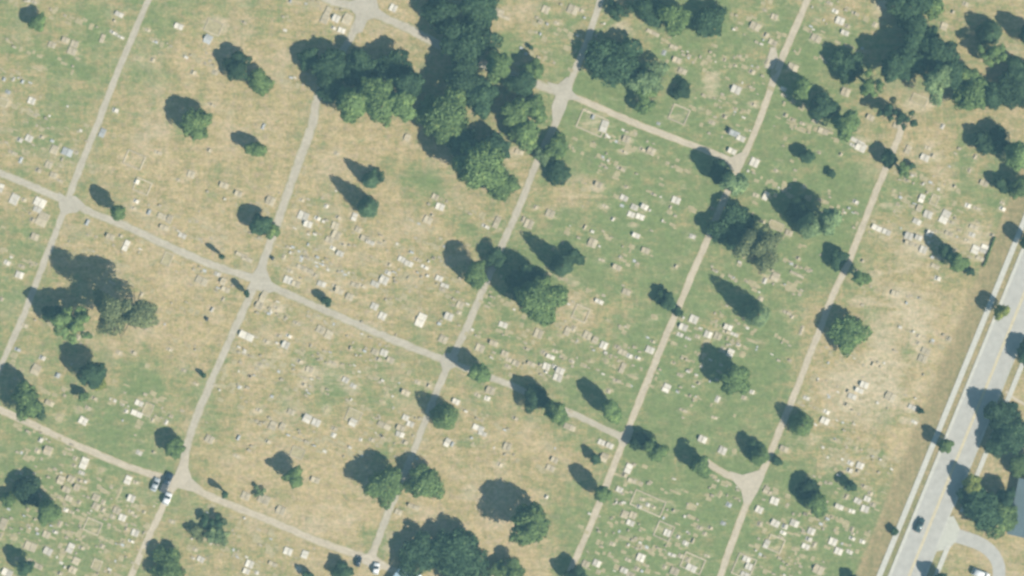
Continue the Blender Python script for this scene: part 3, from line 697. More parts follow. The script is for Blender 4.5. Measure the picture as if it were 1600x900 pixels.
T = [
# upper left field
(55,34,13,22,'r','g','small round green tree near the top left corner of the cemetery','the small tree near the top left corner'),
(369,104,20,24,'r','d','oval dark tree, upper of a touching pair left of the second lane','the dark oval tree of the upper pair'),
(403,127,19,10,'r','g','light green round tree touching an oval dark tree at upper left','the light green tree of the upper pair'),
(304,191,23,33,'r','g','broad round tree standing alone in the dry upper left field','the broad round tree in the upper left field'),
(398,233,14,24,'r','g','small round tree below the touching pair in the upper left field','the small tree below the upper pair'),
(183,333,13.5,42,'k','g','tall slim tree on the cross lane just right of the upper left crossroads','the slim tree beside the upper left crossroads'),
(404,349,17,26,'r','d','round tree left of the lane with its smaller twin at its right','the twin trees on the lane at left'),
(423,358,11,12,'r','g','small round tree overhanging the lane edge beside a bigger twin'),
(345,400,4.5,22,'k','d','thin dark spire tree above the long cross lane, left of centre','the thin spire above the long cross lane'),
(383,457,5,24,'k','d','thin dark spire tree in the lower angle of the left central junction'),
(508,468,8,15,'r','d','small dark bushy tree just above the long cross lane','the small dark tree above the long cross lane'),
(572,322,14,60,'c','c','tall conifer with dark branches, lower of two in the dry central field','the conifers in the dry central field'),
(576,280,11,42,'c','c','slender conifer, upper of two in the dry central field'),
(588,278,12,10,'s','d','low thin dark tree touching the upper central conifer'),
# left
(192,488,44,96,'s','b','very large thin brownish tree in the left field, half bare','the large half bare tree at left'),
(110,503,28,50,'s','g','green tree left of the large half bare tree by the leftmost lane','the green tree beside the leftmost lane'),
(85,490,17,25,'r','d','dark tree hard against the leftmost lane below the half bare tree'),
(141,580,20,42,'r','d','dark leafy tree below the large half bare tree, yellowish bush at its right','the dark tree with the yellowish bush'),
(152,597,12,8,'r','y','low yellow green bushy tree at the right foot of a dark tree'),
(128,618,8,14,'k','g','small upright green tree just below the yellowish bush'),
(40,622,24,38,'r','g','wide green tree above the lower left cross lane at the left edge','the wide green tree at the left edge'),
(55,640,13,10,'r','d','small dark tree between the left edge tree and the lower cross lane'),
(268,698,15,22,'r','g','round green tree just above the lower left junction','the round tree above the lower left junction'),
(72,797,18,42,'r','g','green tree at lower left among dense grave plots','the green tree among the lower left plots'),
(40,765,24,18,'r','d','broad dark tree among the plots at lower left, largest there'),
(14,780,12,14,'r','g','small green tree at the left edge beside the broad dark one'),
(38,885,13,30,'r','d','dark tree in the bottom left corner','the bottom left corner tree'),
(350,771,5.5,26,'k','d','thin dark spire tree above the lane right of the lower left junction','the thin spire right of the lower left junction'),
(402,765,9,6,'s','p','small wispy grey green tree below the dry lower field'),
(338,842,19,18,'s','p','pale thin tree below the lower cross lane, taller of two overlapping','the pale thin trees below the lower cross lane'),
(305,832,14,10,'s','b','brownish thin tree overlapping a pale taller one below the cross lane'),
(330,815,16,12,'s','d','dark thin tree between the pale tree and the lower cross lane'),
(262,882,24,18,'r','g','full green tree at the bottom beside the lane, lower left','the full green tree at the bottom left'),
# lower middle
(457,742,15,28,'r','g','round tree in the dry lower field, left of the large pair','the round tree in the dry lower field'),
(598,757,27,36,'r','g','large round tree left of the lane, left one of a big pair','the left tree of the big lower pair'),
(668,752,28,26,'r','g','large bright green tree right of the lane, right one of a big pair','the right tree of the big lower pair'),
(656,862,32,20,'G','d','dark tree joined to the left side of the huge bottom edge tree'),
(716,872,46,26,'G','d','huge dark oak at the bottom edge overhanging a pale blue roof','the huge dark tree at the bottom'),
(775,888,13,10,'r','g','small green tree at the right foot of the huge dark tree'),
(802,893,18,22,'r','g','round green tree at the bottom edge, right of the huge dark tree'),
(830,818,34,52,'r','g','large leafy tree in the dry tan field below centre','the large tree in the dry tan field'),
(938,772,14.5,38,'r','g','compact tree at the left edge of the lane right of the tan field','the compact tree between tan field and lane'),
(928,716,8,14,'r','d','small dark tree above the compact one beside the tan field','the small dark tree above the tan field'),
(897,901,17,26,'r','d','tree at the bottom edge next to the lane, right of centre'),
(534,892,15,16,'r','d','dark tree at the bottom edge below the lane end','the dark tree at the bottom edge'),
(480,897,8,12,'r','d','small dark tree at the bottom edge, left of its bigger neighbour'),
(746,581,17.5,34,'r','g','dense round tree on the T-junction near the picture centre','the dense tree on the central T-junction'),
(692,650,18,44,'c','g','pointed green tree on the left side of the lane below the centre','the pointed tree below the central junction'),
(868,641,18,46,'r','g','green tree on the cross lane right of the central junction','the green tree on the cross lane right of centre'),
(835,622,20,26,'r','d','dark tree left of a green one on the cross lane right of centre'),
(954,641,18,36,'r','g','dense round tree above the cross lane near the right central lane','the dense tree left of the right central lane'),
(1020,702,17,28,'r','g','irregular green tree at the crossing right of centre','the green tree at the crossing right of centre'),
(998,688,16,16,'r','d','dark tree overhanging the lane crossing right of centre'),
(1092,727,17,30,'r','g','oval tree at the left start of the short curved lane','the oval tree at the short curved lane'),
(1184,710,14,34,'c','g','pointed tree above the flared lower right junction','the pointed tree above the flared junction'),
(1176,700,15,14,'r','d','dark bushy tree close left of the pointed tree above the flared junction'),
(1213,718,8,7,'r','d','small round dark bush hard by the lane above the flared junction'),
(1274,784,19,30,'r','g','tall dark green tree standing alone in the lower right field','the tall tree in the lower right field'),
(1262,765,19,16,'r','d','dark tree close above the tall green one in the lower right field'),
(1328,757,9,14,'r','d','small dark oval tree among plots right of the lower right field tree','the small oval tree among lower right plots'),
(1250,662,16,38,'c','g','pointed tree on the rightmost cemetery lane below centre height','the pointed tree on the rightmost lane'),
(1148,590,22,36,'r','g','round green tree in the green field between the two right lanes','the round tree in the right green field'),
(1182,490,17,72,'c','p','tall slim pale tree in the right green field, above the round one','the tall slim pale tree at right'),
(1043,470,12,15,'r','d','dark tree at the left edge of the lane right of centre','the dark tree beside the right central lane'),
(1057,487,8,6,'b','d','small dark bush on the lane beside a dark tree right of centre'),
(1035,462,13,10,'r','d','low dark tree just left of its neighbour by the right central lane'),
# centre
(843,472,37,56,'r','g','large spreading green tree right of the middle lane, biggest at centre','the big spreading tree at centre'),
(815,440,30,30,'r','d','dark tree joined to the upper left of the big spreading centre tree'),
(772,402,15,18,'r','d','dark tree overhanging the middle lane above the big spreading tree'),
(741,428,19,40,'r','g','round light green tree left of the middle lane at centre','the light green tree left of the middle lane'),
(876,413,15,64,'c','c','tall pointed conifer in the green central field, left of two','the pointed conifer in the green central field'),
(898,402,13,14,'r','d','small dark round tree at the right side of the pointed central conifer'),
(868,268,18,12,'r','d','dark round tree right of the middle lane below the big grove','the dark tree below the big grove'),
(872,226,19,15,'r','g','green tree covering the middle lane at the foot of the grove'),
(848,240,12,8,'r','p','small pale green tree beside the middle lane at the grove foot'),
# the big grove, top centre
(590,150,32,62,'G','g','largest tree of the grove left part, green top over the dry field','the left part of the big grove'),
(562,108,28,34,'G','d','dark tree at the upper left of the big grove, beside the lane shade'),
(612,108,26,32,'G','d','dark tree at the top of the grove left part, below the tan clearing'),
(512,104,25,30,'G','d','dark tree over the lane at the top left of the big grove'),
(480,88,18,18,'r','d','dark outermost tree at the left end of the big grove'),
(548,158,28,48,'r','g','tree at the lower left corner of the big grove beside the lane'),
(516,136,22,34,'r','d','leftmost tree of the big grove, over the lane'),
(626,160,22,60,'r','g','green tree in the lower middle of the grove left part'),
(640,130,24,50,'r','d','dark tree in the heart of the grove left part'),
(700,178,36,54,'G','g','broad green tree at the lower middle of the big grove','the broad low tree of the big grove'),
(672,170,24,30,'r','g','green tree between the left part and the broad low tree of the grove'),
(752,262,36,72,'G','g','large tree at the bottom tip of the big grove','the bottom tree of the big grove'),
(782,292,22,40,'r','g','tree at the lower right edge of the bottom of the big grove'),
(728,230,9,62,'r','g','small bright green treetop showing above the dark lower grove'),
(716,218,26,40,'r','d','dark tree above the bottom tip of the big grove'),
(770,228,24,30,'r','d','dark green tree between the bottom tip and right side of the grove'),
(776,104,22,48,'r','g','green topped tree on the right side of the big grove','the green topped tree at the grove right side'),
(730,60,38,42,'G','d','big dark tree at the top of the grove, right of the top lane fork','the dark upper part of the big grove'),
(685,18,28,30,'r','d','dark tree at the top edge above the curved cross lane'),
(745,12,28,34,'r','d','dark tree at the top edge, right one in the grove'),
(724,118,26,40,'G','d','dark tree in the middle of the big grove, near a tan clearing'),
(745,150,28,40,'r','d','dark tree in the centre right of the big grove'),
(806,172,22,34,'r','g','leafy green tree at the right side of the grove facing the lane','the leafy tree by the grove lane'),
(836,170,18,20,'r','g','green tree at the right edge of the grove by the lane junction'),
(832,108,16,22,'r','g','green tree at the upper right edge of the grove'),
(815,205,24,28,'r','g','green tree at the lower right of the grove beside the middle lane'),
(812,132,20,26,'r','d','dark tree on the right side of the grove below a green treetop'),
(828,73,4,6,'b','d','tiny dark bush in dry grass right of the big grove top'),
# top right of centre
(958,92,38,26,'G','d','large dark round tree right of the upper middle lane','the large dark tree right of the upper lane'),
(1018,122,28,30,'s','p','pale thin tree joined to the right side of the large dark tree'),
(1005,155,22,24,'s','g','thin green tree above the upper right cross lane','the thin green tree above the upper cross lane'),
(1063,141,15,9,'r','d','small round dark tree right of the thin pale tree'),
(1052,28,22,34,'r','g','bright green tree at the top edge, left of two dark ones','the bright green tree at the top edge'),
(1020,15,24,20,'r','d','dark tree at the top edge beside the bright green one'),
(1103,30,26,22,'r','d','dark leafy tree at the top edge, rightmost of the trio','the dark top edge tree of the trio'),
(965,12,18,14,'s','d','thin dark tree at the top edge beside the upper middle lane'),
# upper right
(1318,192,20,52,'r','g','green topped tree, lower end of a dark diagonal group at upper right','the diagonal tree group at upper right'),
(1285,165,20,44,'r','d','middle tree of the dark diagonal group at upper right'),
(1252,135,17,38,'r','g','upper left tree of the dark diagonal group by the lane'),
(1358,128,19,44,'s','g','thin green tree below the dark tree shade at upper right'),
(1325,100,26,18,'r','d','dark tree left of the great dark upper right grove','the dark tree left of the upper right grove'),
(1385,175,14,30,'s','d','thin dark dead-looking tree below the upper right grove'),
(1415,185,14,34,'s','d','thin dark tree beside the head of the rightmost lane'),
(1440,62,26,34,'r','d','dark tree filling the upper middle of the upper right grove'),
(1400,104,22,38,'r','d','dark tree at the lower left of the upper right grove'),
(1484,112,22,42,'r','d','dark tree right of the pale topped one in the upper right grove'),
(1545,150,20,30,'r','d','dark tree between the right grove and the right edge trees'),
(1458,122,28,64,'s','p','pale green topped tree at the foot of the upper right grove','the pale topped tree of the upper right grove'),
(1418,90,26,34,'r','d','dark tree at the left side of the upper right grove'),
(1462,85,28,40,'r','d','dark tree in the middle of the upper right grove'),
(1420,18,28,36,'r','d','dark tree at the top edge above the upper right grove'),
(1455,8,22,20,'r','g','green tree at the top edge right of the dark one'),
(1520,145,27,34,'r','g','green tree right of the pale topped one in the upper right grove','the green tree of the upper right grove'),
(1512,118,16,26,'r','g','small light green treetop in the upper right grove'),
(1548,82,20,40,'s','g','thin green tree between two long dark shadows, upper right','the thin tree near the upper right corner'),
(1546,48,17,36,'c','c','dark pointed tree near the upper right corner'),
(1590,140,30,20,'G','d','dark tree at the right edge below the upper right corner','the dark tree at the right edge'),
(1588,108,20,20,'r','d','upper dark tree at the right edge'),
(1612,60,20,34,'r','d','tree at the right edge close to the top right corner'),
(1584,238,22,44,'r','g','green tree at the right edge above the road top','the green tree at the right edge'),
(1550,222,24,20,'r','d','dark tree left of the green one at the right edge'),
(1590,290,16,24,'r','g','lower green tree at the right edge above the road'),
(1562,286,12,14,'r','d','dark tree at the left of the lower right edge tree'),
(1146,286,19,44,'r','p','pale green tree below the V-shaped upper right junction','the pale tree below the V-shaped junction'),
(1122,268,17,26,'r','d','dark tree on the lane just below the V-shaped junction'),
(1184,386,34,50,'s','b','large brownish thin tree right of the right central lane','the large brownish thin tree'),
(1142,358,32,24,'G','d','large dark tree over the lane beside the brownish thin tree'),
(1264,350,18,68,'c','p','pale grey green tree, left of two in the upper right green field','the pale tree pair in the upper right field'),
(1296,342,19,48,'r','p','pale grey green tree, right of two in the upper right green field'),
(1245,325,19,20,'r','d','dark tree left of the pale pair in the upper right green field'),
(1344,433,13,40,'r','g','small round tree at the right side of the rightmost lane','the small round tree on the rightmost lane'),
(1308,405,14,16,'r','d','dark tree over the rightmost lane above a small round tree'),
(1328,522,27,24,'r','g','big solitary round tree on the rightmost cemetery lane','the big round tree on the rightmost lane'),
(1258,244,13,18,'r','d','small dark tree in the upper right green field','the small dark tree in the upper right field'),
(1297,270,7,7,'r','d','tiny dark tree right of a small dark one in the field'),
(1410,263,13,40,'s','g','thin tree at the top of the rightmost lane'),
(1388,246,14,20,'r','d','dark tree over the top end of the rightmost lane','the dark tree at the head of the rightmost lane'),
(1422,257,6,8,'b','d','small dark bush right of the head of the rightmost lane'),
(1494,408,15,34,'r','g','green tree among white plots near the road','the green tree among white plots by the road'),
(1476,388,12,24,'r','d','dark upright tree just left of the green one near the road'),
(1515,422,7,6,'b','d','small dark bush right of the green tree near the road'),
# street trees
(1604,376,13,27,'r','g','street tree at the right edge beside the sidewalk top'),
(1562,486,11.5,27,'r','y','yellow green street tree between sidewalk and road, upper one','the yellow green street tree'),
(1476,695,11.5,27,'r','g','green street tree between sidewalk and road, lower one','the lower green street tree'),
(1396,828,6.5,8,'r','d','small dark street tree on the verge opposite the dark car','the small street tree on the verge'),
(1517,752,14,26,'r','y','yellow green tree on the far side of the main road','the yellow green tree across the road'),
(1437,640,5,5,'b','d','small dark bush at the cemetery edge near the sidewalk'),
# across the road
(1608,548,20,22,'r','d','dark tree at the right edge across the main road'),
(1566,652,26,30,'G','d','big blue dark tree overhanging the main road','the big tree overhanging the main road'),
(1580,685,28,30,'r','d','dark tree across the road below the overhanging one'),
(1560,690,20,18,'r','d','dark tree beside the far sidewalk below the overhanging one'),
(1596,725,20,16,'r','g','green tree at the right edge above the grey roof'),
(1535,795,30,30,'G','d','broad dark tree between the road and the grey roof','the broad tree beside the grey roof'),
(1518,780,20,14,'r','d','dark tree at the road edge above the driveway'),
(1562,812,26,18,'r','g','green tree close to the grey roof corner above the driveway'),
(1570,775,14,28,'r','d','small dark tree touching the grey roof'),
(1468,907,14,22,'r','d','dark tree at the bottom edge beside the main road'),
(1333,905,9,14,'r','d','small dark tree at the bottom edge near the verge'),
(316,585,5,9,'b','d','small dark bush beside the lane below the left central junction'),
]
for t in T:
    tree(*t)

def hedge():
    P = np.zeros((0, 3)); Nn = np.zeros((0, 3))
    for i in range(16):
        t = i / 15
        x, y = W(1554 - 17 * t, 372 + 44 * t)
        p, n = crown_points('shrub', 0.42 + random.random() * .2, 0.45, 0.5, 90, 1)
        P = np.concatenate([P, p + np.array([x, y, 0])]); Nn = np.concatenate([Nn, n])
    c = P.mean(0); c[2] = 0
    o = link('hedge', leaf_mesh(P - c, Nn, 0.25, M['leaf_g'], 'hedge'))
    o.location = c
    tag(o, 'low narrow dark hedge along the edge of the verge at the right', 'hedge')
hedge()

# ------------------------------------------------------------------ vehicles
def loft(secs, mat, name, parent):
    """secs: list of (x, [(y,z)...]) closed rings"""
    g = Geo(); n = len(secs[0][1])
    vs = [(x, y, z) for x, ring in secs for (y, z) in ring]
    fs = []
    for i in range(len(secs) - 1):
        for k in range(n):
            fs.append((i * n + k, (i + 1) * n + k, (i + 1) * n + (k + 1) % n, i * n + (k + 1) % n))
    fs.append(tuple(range(n))); fs.append(tuple(range((len(secs) - 1) * n, len(secs) * n))[::-1])
    g.add(vs, fs)
    o = g.build(name, mat, parent, True)
    return o
def ring(w, z0, z1, e=0.1):
    h = w / 2
    return [(-h + e, z0), (h - e, z0), (h, z0 + e), (h, z1 - e * 1.4), (h - e * 1.3, z1), (-h + e * 1.3, z1), (-h, z1 - e * 1.4), (-h, z0 + e)]

def vehicle(name, x, y, ang, L, Wd, body_mat, label, cat, style):
    wx, wy = W(x, y)
    root = empty(name, wx, wy, 0.05, ang)
    tag(root, label, cat)
    h = L / 2
    if style == 'pickup':
        roofline = [(-h, .95), (-h + .1, 1.0), (-.35 * L + .9, 1.02), (.12 * L, 1.05), (h - .35, .98), (h, .75)]
        cab = (-.08 * L, .24 * L)
    elif style == 'van':
        roofline = [(-h, 1.0), (-h + .1, 1.05), (0, 1.08), (h - .9, 1.05), (h - .2, .95), (h, .7)]
        cab = (-h + .12, h - 1.0)
    else:
        roofline = [(-h, .7), (-h + .15, .88), (-.2 * L, .93), (.15 * L, .92), (h - .4, .8), (h, .6)]
        cab = (-.36 * L, .22 * L)
    secs = []
    for i, (sx, z) in enumerate(roofline):
        w = Wd * (0.86 if i in (0, len(roofline) - 1) else 1.0)
        secs.append((sx, ring(w, .32, z)))
    b = loft(secs, body_mat, 'body', root)
    zt = {'pickup': 1.75, 'van': 1.95, 'car': 1.42}[style]
    a0, a1 = cab
    zb = .9
    loft([(a0, ring(Wd * .86, zb, zb + .06, .03)), (a0 + .35, ring(Wd * .80, zb, zt - .06, .08)), (a1 - .75, ring(Wd * .80, zb, zt - .05, .08)),
          (a1, ring(Wd * .86, zb, zb + .10, .03))], M['glass'], 'window_glass', root)
    loft([(a0 + .38, ring(Wd * .76, zt - .12, zt, .04)), ((a0 + a1) / 2, ring(Wd * .78, zt - .12, zt + .03, .04)), (a1 - .80, ring(Wd * .76, zt - .12, zt, .04))],
         body_mat, 'roof', root)
    if style == 'pickup':
        g = Geo(); g.box((-h + a0) / 2, 0, .9, 1.045, (a0 + h) - .25, Wd - .35)
        g.build('cargo_bed', M['stone_D'], root)
    for sx in (-.31 * L, .31 * L):
        for sy in (-1, 1):
            g = Geo(); yy = sy * (Wd / 2 - .12)
            g.tube((sx, yy - .11, .33), (sx, yy + .11, .33), .33, .33, 14)
            o = g.build('wheel', M['tyre'], root)
            g = Geo(); g.tube((sx, yy + sy * .10, .33), (sx, yy + sy * .125, .33), .19, .17, 10); g.build('rim', M['rim'], o)
    for sy in (-1, 1):
        g = Geo(); g.box(h - .06, sy * Wd * .33, .55, .70, .16, .32); g.build('headlight', M['lamp'], root)
        g = Geo(); g.box(-h + .04, sy * Wd * .36, .55, .75, .12, .24); g.build('tail_light', M['tail'], root)
        g = Geo(); g.box(a1 - .35, sy * (Wd / 2 + .08), .95, 1.08, .14, .2); g.build('mirror', body_mat, root)
    return root
LA = math.atan2(1.0, 0.42)        # lane direction, pointing up the picture
PB = paint('dark_blue_car_paint', (0.025, 0.04, 0.06)); PW = paint('white_car_paint', (0.80, 0.80, 0.80))
PS = paint('silver_car_paint', (0.42, 0.45, 0.47)); PT = paint('dark_teal_car_paint', (0.03, 0.06, 0.065))
vehicle('pickup_truck', 260.5, 754, LA, 6.6, 2.3, PB, 'dark blue pickup truck standing on the lower left lane junction', 'pickup truck', 'pickup')
vehicle('parked_van', 261.5, 779, LA, 3.9, 2.1, PW, 'white van parked directly behind the dark pickup at the junction', 'van', 'van')
vehicle('parked_car', 243, 757, LA, 4.3, 1.9, PS, 'silver car parked left of the dark pickup at the lane junction', 'car', 'car')
vehicle('moving_car', 1436.5, 820, LA + .0, 4.7, 2.1, PT, 'dark teal car driving on the near lane of the main road', 'car', 'car')
vehicle('parked_car', 560, 877, math.radians(75), 3.3, 1.7, PB, 'small dark car on the lane end at the bottom left of centre', 'car', 'car')
vehicle('parked_van', 588, 888, math.radians(80), 3.6, 1.9, PW, 'small white van at the bottom edge left of the pale blue roof', 'van', 'van')
vehicle('parked_van', 1532, 897, math.radians(-22), 5.6, 2.3, PW, 'white van parked inside the driveway loop at bottom right', 'van', 'van')

# ------------------------------------------------------------------ buildings
def house(name, x, y, rz, w, l, hwall, hroof, roofmat, label, cat, over=.45, panels=6):
    wx, wy = W(x, y)
    root = empty(name, wx, wy, 0, rz)
    tag(root, label, cat)
    Geo().box(0, 0, -.1, hwall, w, l).build('wall', M['wall'], root)
    W2, L2 = w / 2 + over, l / 2 + over
    # gable roof, ridge along l, made of standing panels
    for sx in (-1, 1):
        for i in range(panels):
            y0 = -L2 + 2 * L2 * i / panels + .015; y1 = -L2 + 2 * L2 * (i + 1) / panels - .015
            a = (sx * W2, y0, hwall - .12); b = (sx * W2, y1, hwall - .12); c = (sx * .02, y1, hwall + hroof); d = (sx * .02, y0, hwall + hroof)
            up = .10
            vs = [a, b, c, d] + [(p[0], p[1], p[2] + up) for p in (a, b, c, d)]
            fs = [(0, 1, 2, 3), (4, 5, 6, 7), (0, 1, 5, 4), (1, 2, 6, 5), (2, 3, 7, 6), (3, 0, 4, 7)]
            g = Geo().add(vs, fs); o = g.build('roof_panel', roofmat, root)
            bm = bmesh.new(); bm.from_mesh(o.data); bmesh.ops.recalc_face_normals(bm, faces=bm.faces); bm.to_mesh(o.data); bm.free()
    Geo().box(0, 0, hwall + hroof + .06, hwall + hroof + .16, .4, 2 * L2 + .1).build('ridge_cap', roofmat, root)
    for sx in (-1, 1):
        for i in range(3):
            yy = -l / 2 + l * (i + .5) / 3
            f = Geo().box(sx * (w / 2 + .03), yy, 1.0, 2.2, .08, 1.1).build('window', M['concrete'], root)
            Geo().box(sx * (w / 2 + .08), yy, 1.1, 2.1, .04, .9).build('pane', M['glass'], f)
    for sy in (-1, 1):
        dr = Geo().box(0, sy * (l / 2 + .03), 0, 2.1, 1.0, .08).build('door', M['bark'], root)
        Geo().box(.35, sy * (l / 2 + .09), 1.0, 1.1, .12, .06).build('handle', M['rim'], dr)
    return root
house('house', 1606, 795, math.radians(-12), 9.5, 17, 3.0, 2.3, M['roof'], 'house with a blue grey panelled roof at the right edge', 'house')
house('shed', 630, 910, math.radians(-35), 6.5, 9.5, 2.6, 1.1, M['roof_blue'], 'shed with a pale blue roof at the bottom edge beside the huge dark tree', 'shed')

# ------------------------------------------------------------------ graves
LM = [(105,318,'the upper left crossroads'), (402,437,'the junction left of centre'), (285,750,'the lower left junction'),
      (570,15,'the lane fork at the top'), (880,147,'the junction beside the big grove'), (1152,258,'the V-shaped upper right junction'),
      (700,566,'the central T-junction'), (1178,752,'the flared lower right junction'), (976,683,'the crossing right of centre')]
for (x, y, r, d, ref) in TREE_POS:
    if ref: LM.append((x, y, ref))
ORD = ['nearest', 'second nearest', 'third nearest', 'fourth nearest', 'fifth nearest', 'sixth nearest', 'seventh nearest', 'eighth nearest',
       'ninth nearest', 'tenth nearest', 'eleventh nearest', 'twelfth nearest', 'thirteenth nearest', 'fourteenth nearest', 'fifteenth nearest'] + [w + ' nearest' for w in ('sixteenth', 'seventeenth', 'eighteenth', 'nineteenth', 'twentieth', 'twenty-first', 'twenty-second', 'twenty-third', 'twenty-fourth', 'twenty-fifth', 'twenty-sixth', 'twenty-seventh', 'twenty-eighth', 'twenty-ninth')]
BOOK = {}
def book(o, x, y, adj, noun):
    bx = min(LM, key=lambda l: (l[0] - x) ** 2 + (l[1] - y) ** 2)
    dx, dy = x - bx[0], y - bx[1]
    side = ('right of' if dx > 0 else 'left of') if abs(dx) > abs(dy) else ('below' if dy > 0 else 'above')
    BOOK.setdefault((bx[2], side, noun), []).append((math.hypot(dx, dy), o, adj))
def write_labels():
    for (lm, side, noun), L in BOOK.items():
        L.sort(key=lambda t: t[0])
        for i, (_, o, adj) in enumerate(L):
            t = f"{adj} {noun}, {ORD[min(i, 28)]} {side} {lm}"
            if len(t.split()) > 16: t = f"{noun}, {ORD[min(i, 28)]} {side} {lm}"
            if len(t.split()) > 16: t = t.replace(' the ', ' ', 1)
            o['label'] = t

CNAME = {'W': 'white', 'C': 'cream', 'G': 'grey', 'D': 'black'}
ROT = -GA
cache = {}
def rq(v, q=0.2): return max(q, round(v / q) * q)
def cached(key, fn):
    if key not in cache: cache[key] = fn()
    return cache[key]
def grave(x, y, w, h, c):
    """a ledger grave: plinth, one or two ledger slabs, headstone"""
    w2 = rq(max(0.7, (w - .6) * S)); h2 = rq(max(0.6, (h - .6) * S))
    wx, wy = W(x, y)
    root = empty('ledger_grave', wx, wy, 0, ROT + random.uniform(-.07, .07))
    mat = M['stone_' + c]
    size = 'broad' if w * h > 150 else ('tall' if h > w * 1.25 else ('long' if w > h * 1.7 else ('small' if w * h < 90 else 'square')))
    root['category'] = 'grave'; root['group'] = 'stone graves across the cemetery'
    book(root, x, y, f"{size} {CNAME[c]}", 'ledger grave')
    def pl():
        g = Geo().box(0, 0, -.05, .14, w2, h2, bev=.03); return mesh_from('plinth', g.v, g.f, M['stone_C'] if c != 'G' else M['stone_G'])
    link('plinth', cached(('pl', w2, h2, c == 'G'), pl), root)
    n = 2 if max(w2, h2) > 2.1 else 1
    for i in range(n):
        if w2 >= h2: sw, sh, ox, oy = (w2 / n) - .14, h2 - .16, (i - (n - 1) / 2) * w2 / n, 0
        else: sw, sh, ox, oy = w2 - .16, (h2 / n) - .14, 0, (i - (n - 1) / 2) * h2 / n
        def sl():
            g = Geo().box(0, 0, .14, .32, sw, sh, bev=.05); return mesh_from('ledger_slab', g.v, g.f, mat)
        o = link('ledger_slab', cached(('sl', round(sw, 2), round(sh, 2), c), sl), root); o.location = (ox, oy, 0.001)
    if random.random() < .42:
        hw = min(h2 * .7, 1.3); hh = random.choice((.55, .7, .95))
        def hs():
            g = Geo()
            # tablet with rounded top standing across the left end
            m = 6; prof = [(-hw / 2, .3), (hw / 2, .3), (hw / 2, hh * .8)] + [(hw / 2 * math.cos(a), hh * .8 + hh * .2 * math.sin(a)) for a in np.linspace(.3, math.pi - .3, m)] + [(-hw / 2, hh * .8)]
            k = len(prof)
            vs = [(-.1, p, q) for p, q in prof] + [(.1, p, q) for p, q in prof]
            fs = [tuple(range(k))[::-1], tuple(range(k, 2 * k))] + [(i, (i + 1) % k, k + (i + 1) % k, k + i) for i in range(k)]
            g.add(vs, fs); return mesh_from('headstone', g.v, g.f, M['stone_G'] if c in 'WG' and hh > .9 else M['stone_' + c])
        o = link('headstone', cached(('hs', round(hw, 1), hh, c), hs), root); o.location = (-w2 / 2 + .15, 0, 0.002)
    return root

def headstone(x, y, w, h, c):
    wx, wy = W(x, y)
    root = empty('headstone_marker', wx, wy, 0, ROT + random.uniform(-.1, .1))
    w2 = rq(max(0.8, (w - 1) * S * .9)); h2 = rq(max(.8, (h - 1) * S * .9))
    root['category'] = 'headstone'; root['group'] = 'small headstones across the cemetery'
    size = 'long' if w > h * 1.7 else ('narrow upright' if h > w * 1.2 else 'small')
    book(root, x, y, f"{size} {CNAME[c]}", 'headstone')
    hh = random.choice((.35, .45, .65)) if c != 'D' else 1.3
    def bs():
        g = Geo().box(0, 0, -.05, .16, w2, h2, bev=.03); return mesh_from('base', g.v, g.f, M['stone_' + c])
    link('base', cached(('b', w2, h2, c), bs), root)
    tw = max(.3, min(w2, h2) * .5)
    def tb():
        g = Geo()
        hw, hl = tw / 2, h2 * .42
        g.box(0, 0, .16, hh, tw, h2 * .84, bev=min(.12, tw * .3)); return mesh_from('tablet', g.v, g.f, M['stone_' + c])
    link('tablet', cached(('t', w2, h2, c, hh), tb), root)
    return root

def plot(x, y, w, h, c):
    """kerbed family plot: four kerbs round a bed"""
    wx, wy = W(x, y)
    root = empty('kerbed_plot', wx, wy, 0, ROT)
    w2, h2 = w * S * .88, h * S * .88
    root['category'] = 'grave plot'; root['group'] = 'kerbed family plots'
    book(root, x, y, 'sandy' if c == 'P' else 'grassy', 'stone kerbed plot')
    t = .42 if c == 'K' else .3; hk = .2
    for (cx, cy, a, b) in ((0, h2 / 2, w2 + t, t), (0, -h2 / 2, w2 + t, t), (w2 / 2, 0, t, h2 - t), (-w2 / 2, 0, t, h2 - t)):
        Geo().box(cx, cy, -.05, hk, a, b, bev=.03).build('kerb', M['stone_C'], root)
    if c == 'P':
        Geo().box(0, 0, -.05, .08, w2 - t, h2 - t).build('bed', M['sand'], root)
    return root

K = [i for i in items if i[4] in 'KP']
D_ = [i for i in items if i[4] == 'T']
sol = [i for i in items if i[4] in 'WCGD']
sol.sort(key=lambda i: -i[2] * i[3])
big = [i for i in sol if i[4] != 'D' and i[2] * i[3] >= 82][:298]
bs = set(map(id, big))
small = [i for i in sol if id(i) not in bs][:298]
for i in big: grave(*i)
for i in small: headstone(*i)
for i in K: plot(*i)
